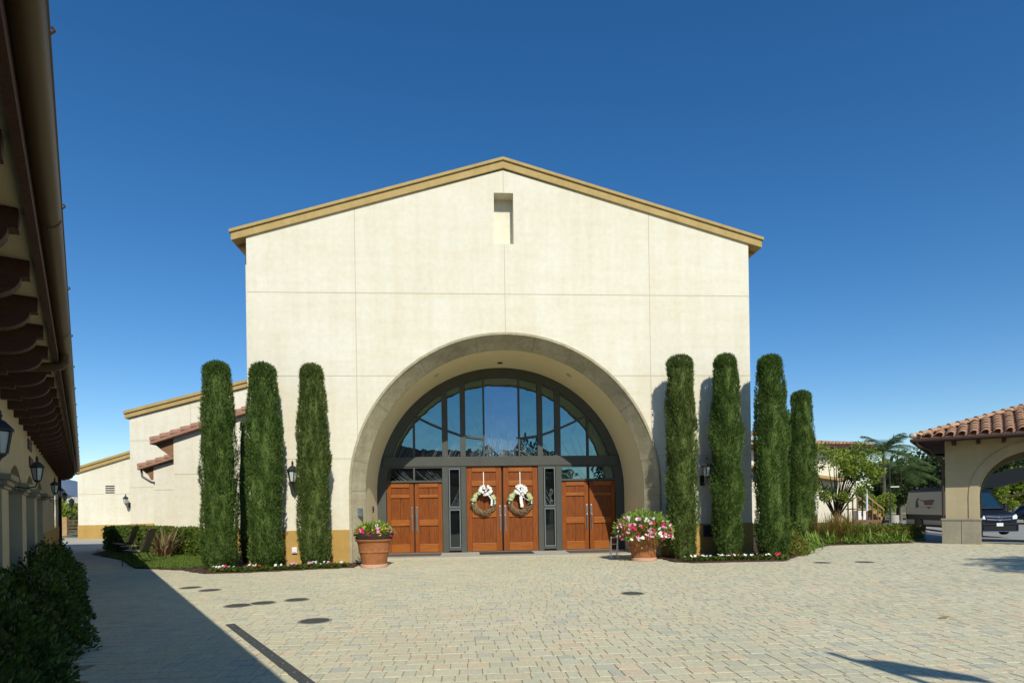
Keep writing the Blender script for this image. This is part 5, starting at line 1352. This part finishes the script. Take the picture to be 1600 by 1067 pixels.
# palms
def palm(seed, h, nf, fl, r_t=.14, name='palm_tree'):
    q = random.Random(seed); r = empty(name, (0, 0, 0), 0, '', 'palm')
    t = MB(); t.tube([(0, 0, -.3), (.05, 0, h*.5), (0, 0, h)], [r_t*1.2, r_t, r_t*.75], 10); t.build('trunk', 'bark_pale', r)
    for k in range(nf):
        f = MB(); a = k*2.4+q.uniform(-.2, .2); el_ = q.uniform(.0, 1.25); d = Vector((math.cos(a)*math.cos(el_), math.sin(a)*math.cos(el_), math.sin(el_))); pts = []
        for i in range(13):
            tt = i/12; p = d*fl*tt+Vector((math.cos(a)*.15, math.sin(a)*.15, -.62))*fl*tt*tt*(.6+.4*math.cos(el_)); pts.append(p+Vector((0, 0, h)))
        f.tube(pts, .022, 4, .006)
        for i in range(1, 12):
            tang = (pts[i+1 if i < 12 else i]-pts[i-1]).normalized(); sd_ = tang.cross(Vector((0, 0, 1))).normalized()
            for j in range(4):
                p = pts[i].lerp(pts[min(i+1, 12)], j/4); ll = fl*.34*math.sin(PI*min(max((i+j/4)/12.5, .08), .97))+.05
                for s2 in (-1, 1):
                    dd = (sd_*s2*.8+tang*.55+Vector((0, 0, -.35+q.uniform(-.2, .2)))).normalized(); wv = tang*.022
                    f.add([p-wv, p+wv, p+dd*ll*.6+wv*.8, p+dd*ll, p+dd*ll*.6-wv*.8], [(0, 1, 2, 3, 4)])
        f.build('frond', 'palm_leaf', r)
    return r
pm = palm(3, 6.3, 26, 3.3); p = cam_pt(1381, 53); pm.location = (p.x, p.y, -.5); pm['label'] = 'feathery palm rising beside the tile roof, the taller of two'; pm['group'] = 'palms'
p = cam_pt(1408, 58); dup(pm, (p.x, p.y, -1.6), 2.0, .92, 'lower drooping palm right of the taller palm', 'palms')

# ------------------------------------------------------------------ far left: gate, post, hills
gp = cam_pt(104, 40.5); gt_ = empty('wooden_gate', (gp.x, gp.y, .0), -YAW+.05, 'weathered wooden gate at the end of the walk', 'gate')
o = MB()
for k in range(4): o.box(.1, 3.0, -.03, .03, .25+k*.22, .40+k*.22)
o.build('rail', 'fence_dark', gt_)
o = MB(); o.box(-.22, .08, -.12, .12, -.02, 1.25); o.build('post', 'fence_wood', gt_)
o = MB()
for k in range(5): o.box(-.42, -.23, -.05, .05, .05+k*.25, .20+k*.25)
o.build('slat', 'fence_wood', gt_)
lp2 = cam_pt(112, 48); po = empty('garden_lamp', (lp2.x, lp2.y, -.05), 0, 'black garden lamp post beyond the wooden gate', 'lamp post')
MB().lathe([(.09, 0), (.09, .2), (.045, .25), (.04, 2.0), (.06, 2.05)], 10).build('pole', 'black_iron', po)
MB().lathe([(.06, 2.05), (.14, 2.15), (.20, 2.5), (.24, 2.52), (.05, 2.72), (.0005, 2.8)], 6).build('lamp_head', 'black_iron', po)
for i, (px, dpt, sc, z, lb) in enumerate(((97, 56, .85, -1.4, 'nearer bright tree just past the arcade corner'), (120, 60, .72, -1.4, 'bright tree behind the garden lamp'), (110, 75, .95, -2.2, 'farther bright tree beyond the wooden gate'))):
    p = cam_pt(px, dpt); t = copy_tree(T3_); t.location = (p.x, p.y, z); t.scale = (sc,)*3; t['label'] = lb; t['group'] = 'trees beyond the gate'; t.rotation_euler = (0, 0, i*1.7)
def ridge(name, m, px0, px1, depth, z0, hfun, n=60, back=300):
    mb = MB(); rows = []
    for i in range(n+1):
        px = px0+(px1-px0)*i/n; p = cam_pt(px, depth); b = cam_pt(px, depth+back); f_ = cam_pt(px, depth*.75); h = hfun(i/n)
        rows += [(f_.x, f_.y, z0), (p.x, p.y, h), (b.x, b.y, h*.9), (b.x, b.y, z0)]
    mb.add(rows, [(4*i+j, 4*i+4+j, 4*i+5+j, 4*i+1+j) for i in range(n) for j in range(3)])
    return structure(mb.build(name, m, smooth=True))
hh = lambda t: 105+36*math.sin(t*9+.6)+18*math.sin(t*23)+10*math.sin(t*47)
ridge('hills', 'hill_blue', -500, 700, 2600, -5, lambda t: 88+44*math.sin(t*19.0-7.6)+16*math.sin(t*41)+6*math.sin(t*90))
ridge('hills', 'hill_green', -500, 900, 620, -5, lambda t: 15+3.5*math.sin(t*31)+2*math.sin(t*77)+1.2*math.sin(t*151), back=120)
ridge('hills', 'hill_green', 900, 2600, 500, -5, lambda t: 13+4*math.sin(t*14)+2*math.sin(t*57), back=120)
for i in range(9):
    px = 96+i*3.4; p = cam_pt(px, 470+R.uniform(0, 90)); o = MB(); w_ = R.uniform(2.2, 3.6); h_ = R.uniform(1.6, 2.4)
    o.box(-w_/2, w_/2, -3, 3, 0, h_); o.prism([(-w_/2-.4, h_), (w_/2+.4, h_), (0, h_+1.6)], -3.4, 3.4, 'y')
    t = o.build('hillside_house', 'house_pale', None, loc=(p.x, p.y, R.uniform(8, 14)-2)); tag(t, 'tiny pale house on the distant hillside beyond the gate', 'house', 'distant hillside houses')

# ------------------------------------------------------------------ behind the photographer: things that cast the shadows and show in the glass
pm2 = dup(pm, (15.2, 4.0, 0), 1.0, 1.0, 'palm standing on the plaza right of the viewpoint', 'palms')
bpole = empty('banner_pole', (4.75, -1.35, 0), 0, 'banner pole behind the viewpoint casting a shadow on the pavers', 'banner')
MB().tube([(0, 0, 0), (0, 0, 5.95)], .05, 8, .045).build('pole', 'steel', bpole)
o = MB(); o.add([(.02, 0, 5.72), (.26, 0, 5.66), (.56, .02, 5.16), (.52, .02, 4.96), (.02, 0, 5.28)], [(0, 1, 2, 3, 4)]); o.add([(.02, .012, 5.72), (.26, .012, 5.66), (.56, .032, 5.16), (.52, .032, 4.96), (.02, .012, 5.28)], [(4, 3, 2, 1, 0)]); o.build('banner', 'flag_cloth', bpole)
for i, (x, y, sc, src, lb) in enumerate(((1.5, -22, .95, T1_, 'dark tree behind the viewpoint, left of centre in the glass'), (5.5, -24, 1.05, T1_, 'dark tree behind the viewpoint, right of centre in the glass'), (10, -22, .8, T2_, 'mid green tree behind the viewpoint at right'), (17, -26, .9, T1_, 'dark tree far right behind the viewpoint'))):
    t = copy_tree(src); t.location = (x, y, 0); t.scale = (sc,)*3; t.rotation_euler = (0, 0, i*1.3); t['label'] = lb; t['group'] = 'trees behind the viewpoint'
dup(pm, (4.2, -16, -1.0), .6, 1.0, 'palm behind the viewpoint mirrored in the entrance glass', 'palms')

# ------------------------------------------------------------------ separate pieces become parts of their own
def split_parts(names):
    for o in list(bpy.data.objects):
        if o.type != 'MESH' or o.name.split('.')[0] not in names: continue
        me = o.data; nv = len(me.vertices); par = list(range(nv))
        def find(a):
            while par[a] != a: par[a] = par[par[a]]; a = par[a]
            return a
        for e in me.edges:
            a, b = find(e.vertices[0]), find(e.vertices[1])
            if a != b: par[a] = b
        comp = {}
        for p in me.polygons: comp.setdefault(find(p.vertices[0]), []).append(p)
        if len(comp) < 2: continue
        base = o.name.split('.')[0]; mats = list(me.materials); co = [v.co.copy() for v in me.vertices]; sm = me.polygons[0].use_smooth
        sets = [[(list(p.vertices), p.material_index) for p in ps] for ps in comp.values()]
        for i, ps in enumerate(sets):
            idx = sorted({v for f, _ in ps for v in f}); mp = {v: k for k, v in enumerate(idx)}
            m2 = bpy.data.meshes.new(base); m2.from_pydata([co[v] for v in idx], [], [[mp[v] for v in f] for f, _ in ps])
            for m in mats: m2.materials.append(m)
            m2.polygons.foreach_set('material_index', [k for _, k in ps])
            if sm: m2.polygons.foreach_set('use_smooth', [True]*len(ps))
            if i == 0: o.data = m2
            else:
                c = o.copy(); c.data = m2; C.objects.link(c)
split_parts({'arch_moulding', 'pier_capital', 'side_beam', 'sidelight_frame', 'eave_soffit', 'mullion', 'base_band', 'eave_bracket', 'side_wall', 'post', 'step', 'nosing', 'slat', 'rail', 'vent_louver', 'threshold', 'gutter_seam', 'side_graphic', 'wheel_arch', 'side_window', 'fascia', 'skirt', 'arch_wall', 'inner_wall', 'wing_fascia', 'stone_joint', 'etched_lines', 'white_bloom', 'pink_bloom', 'red_bloom', 'yellow_bloom'})
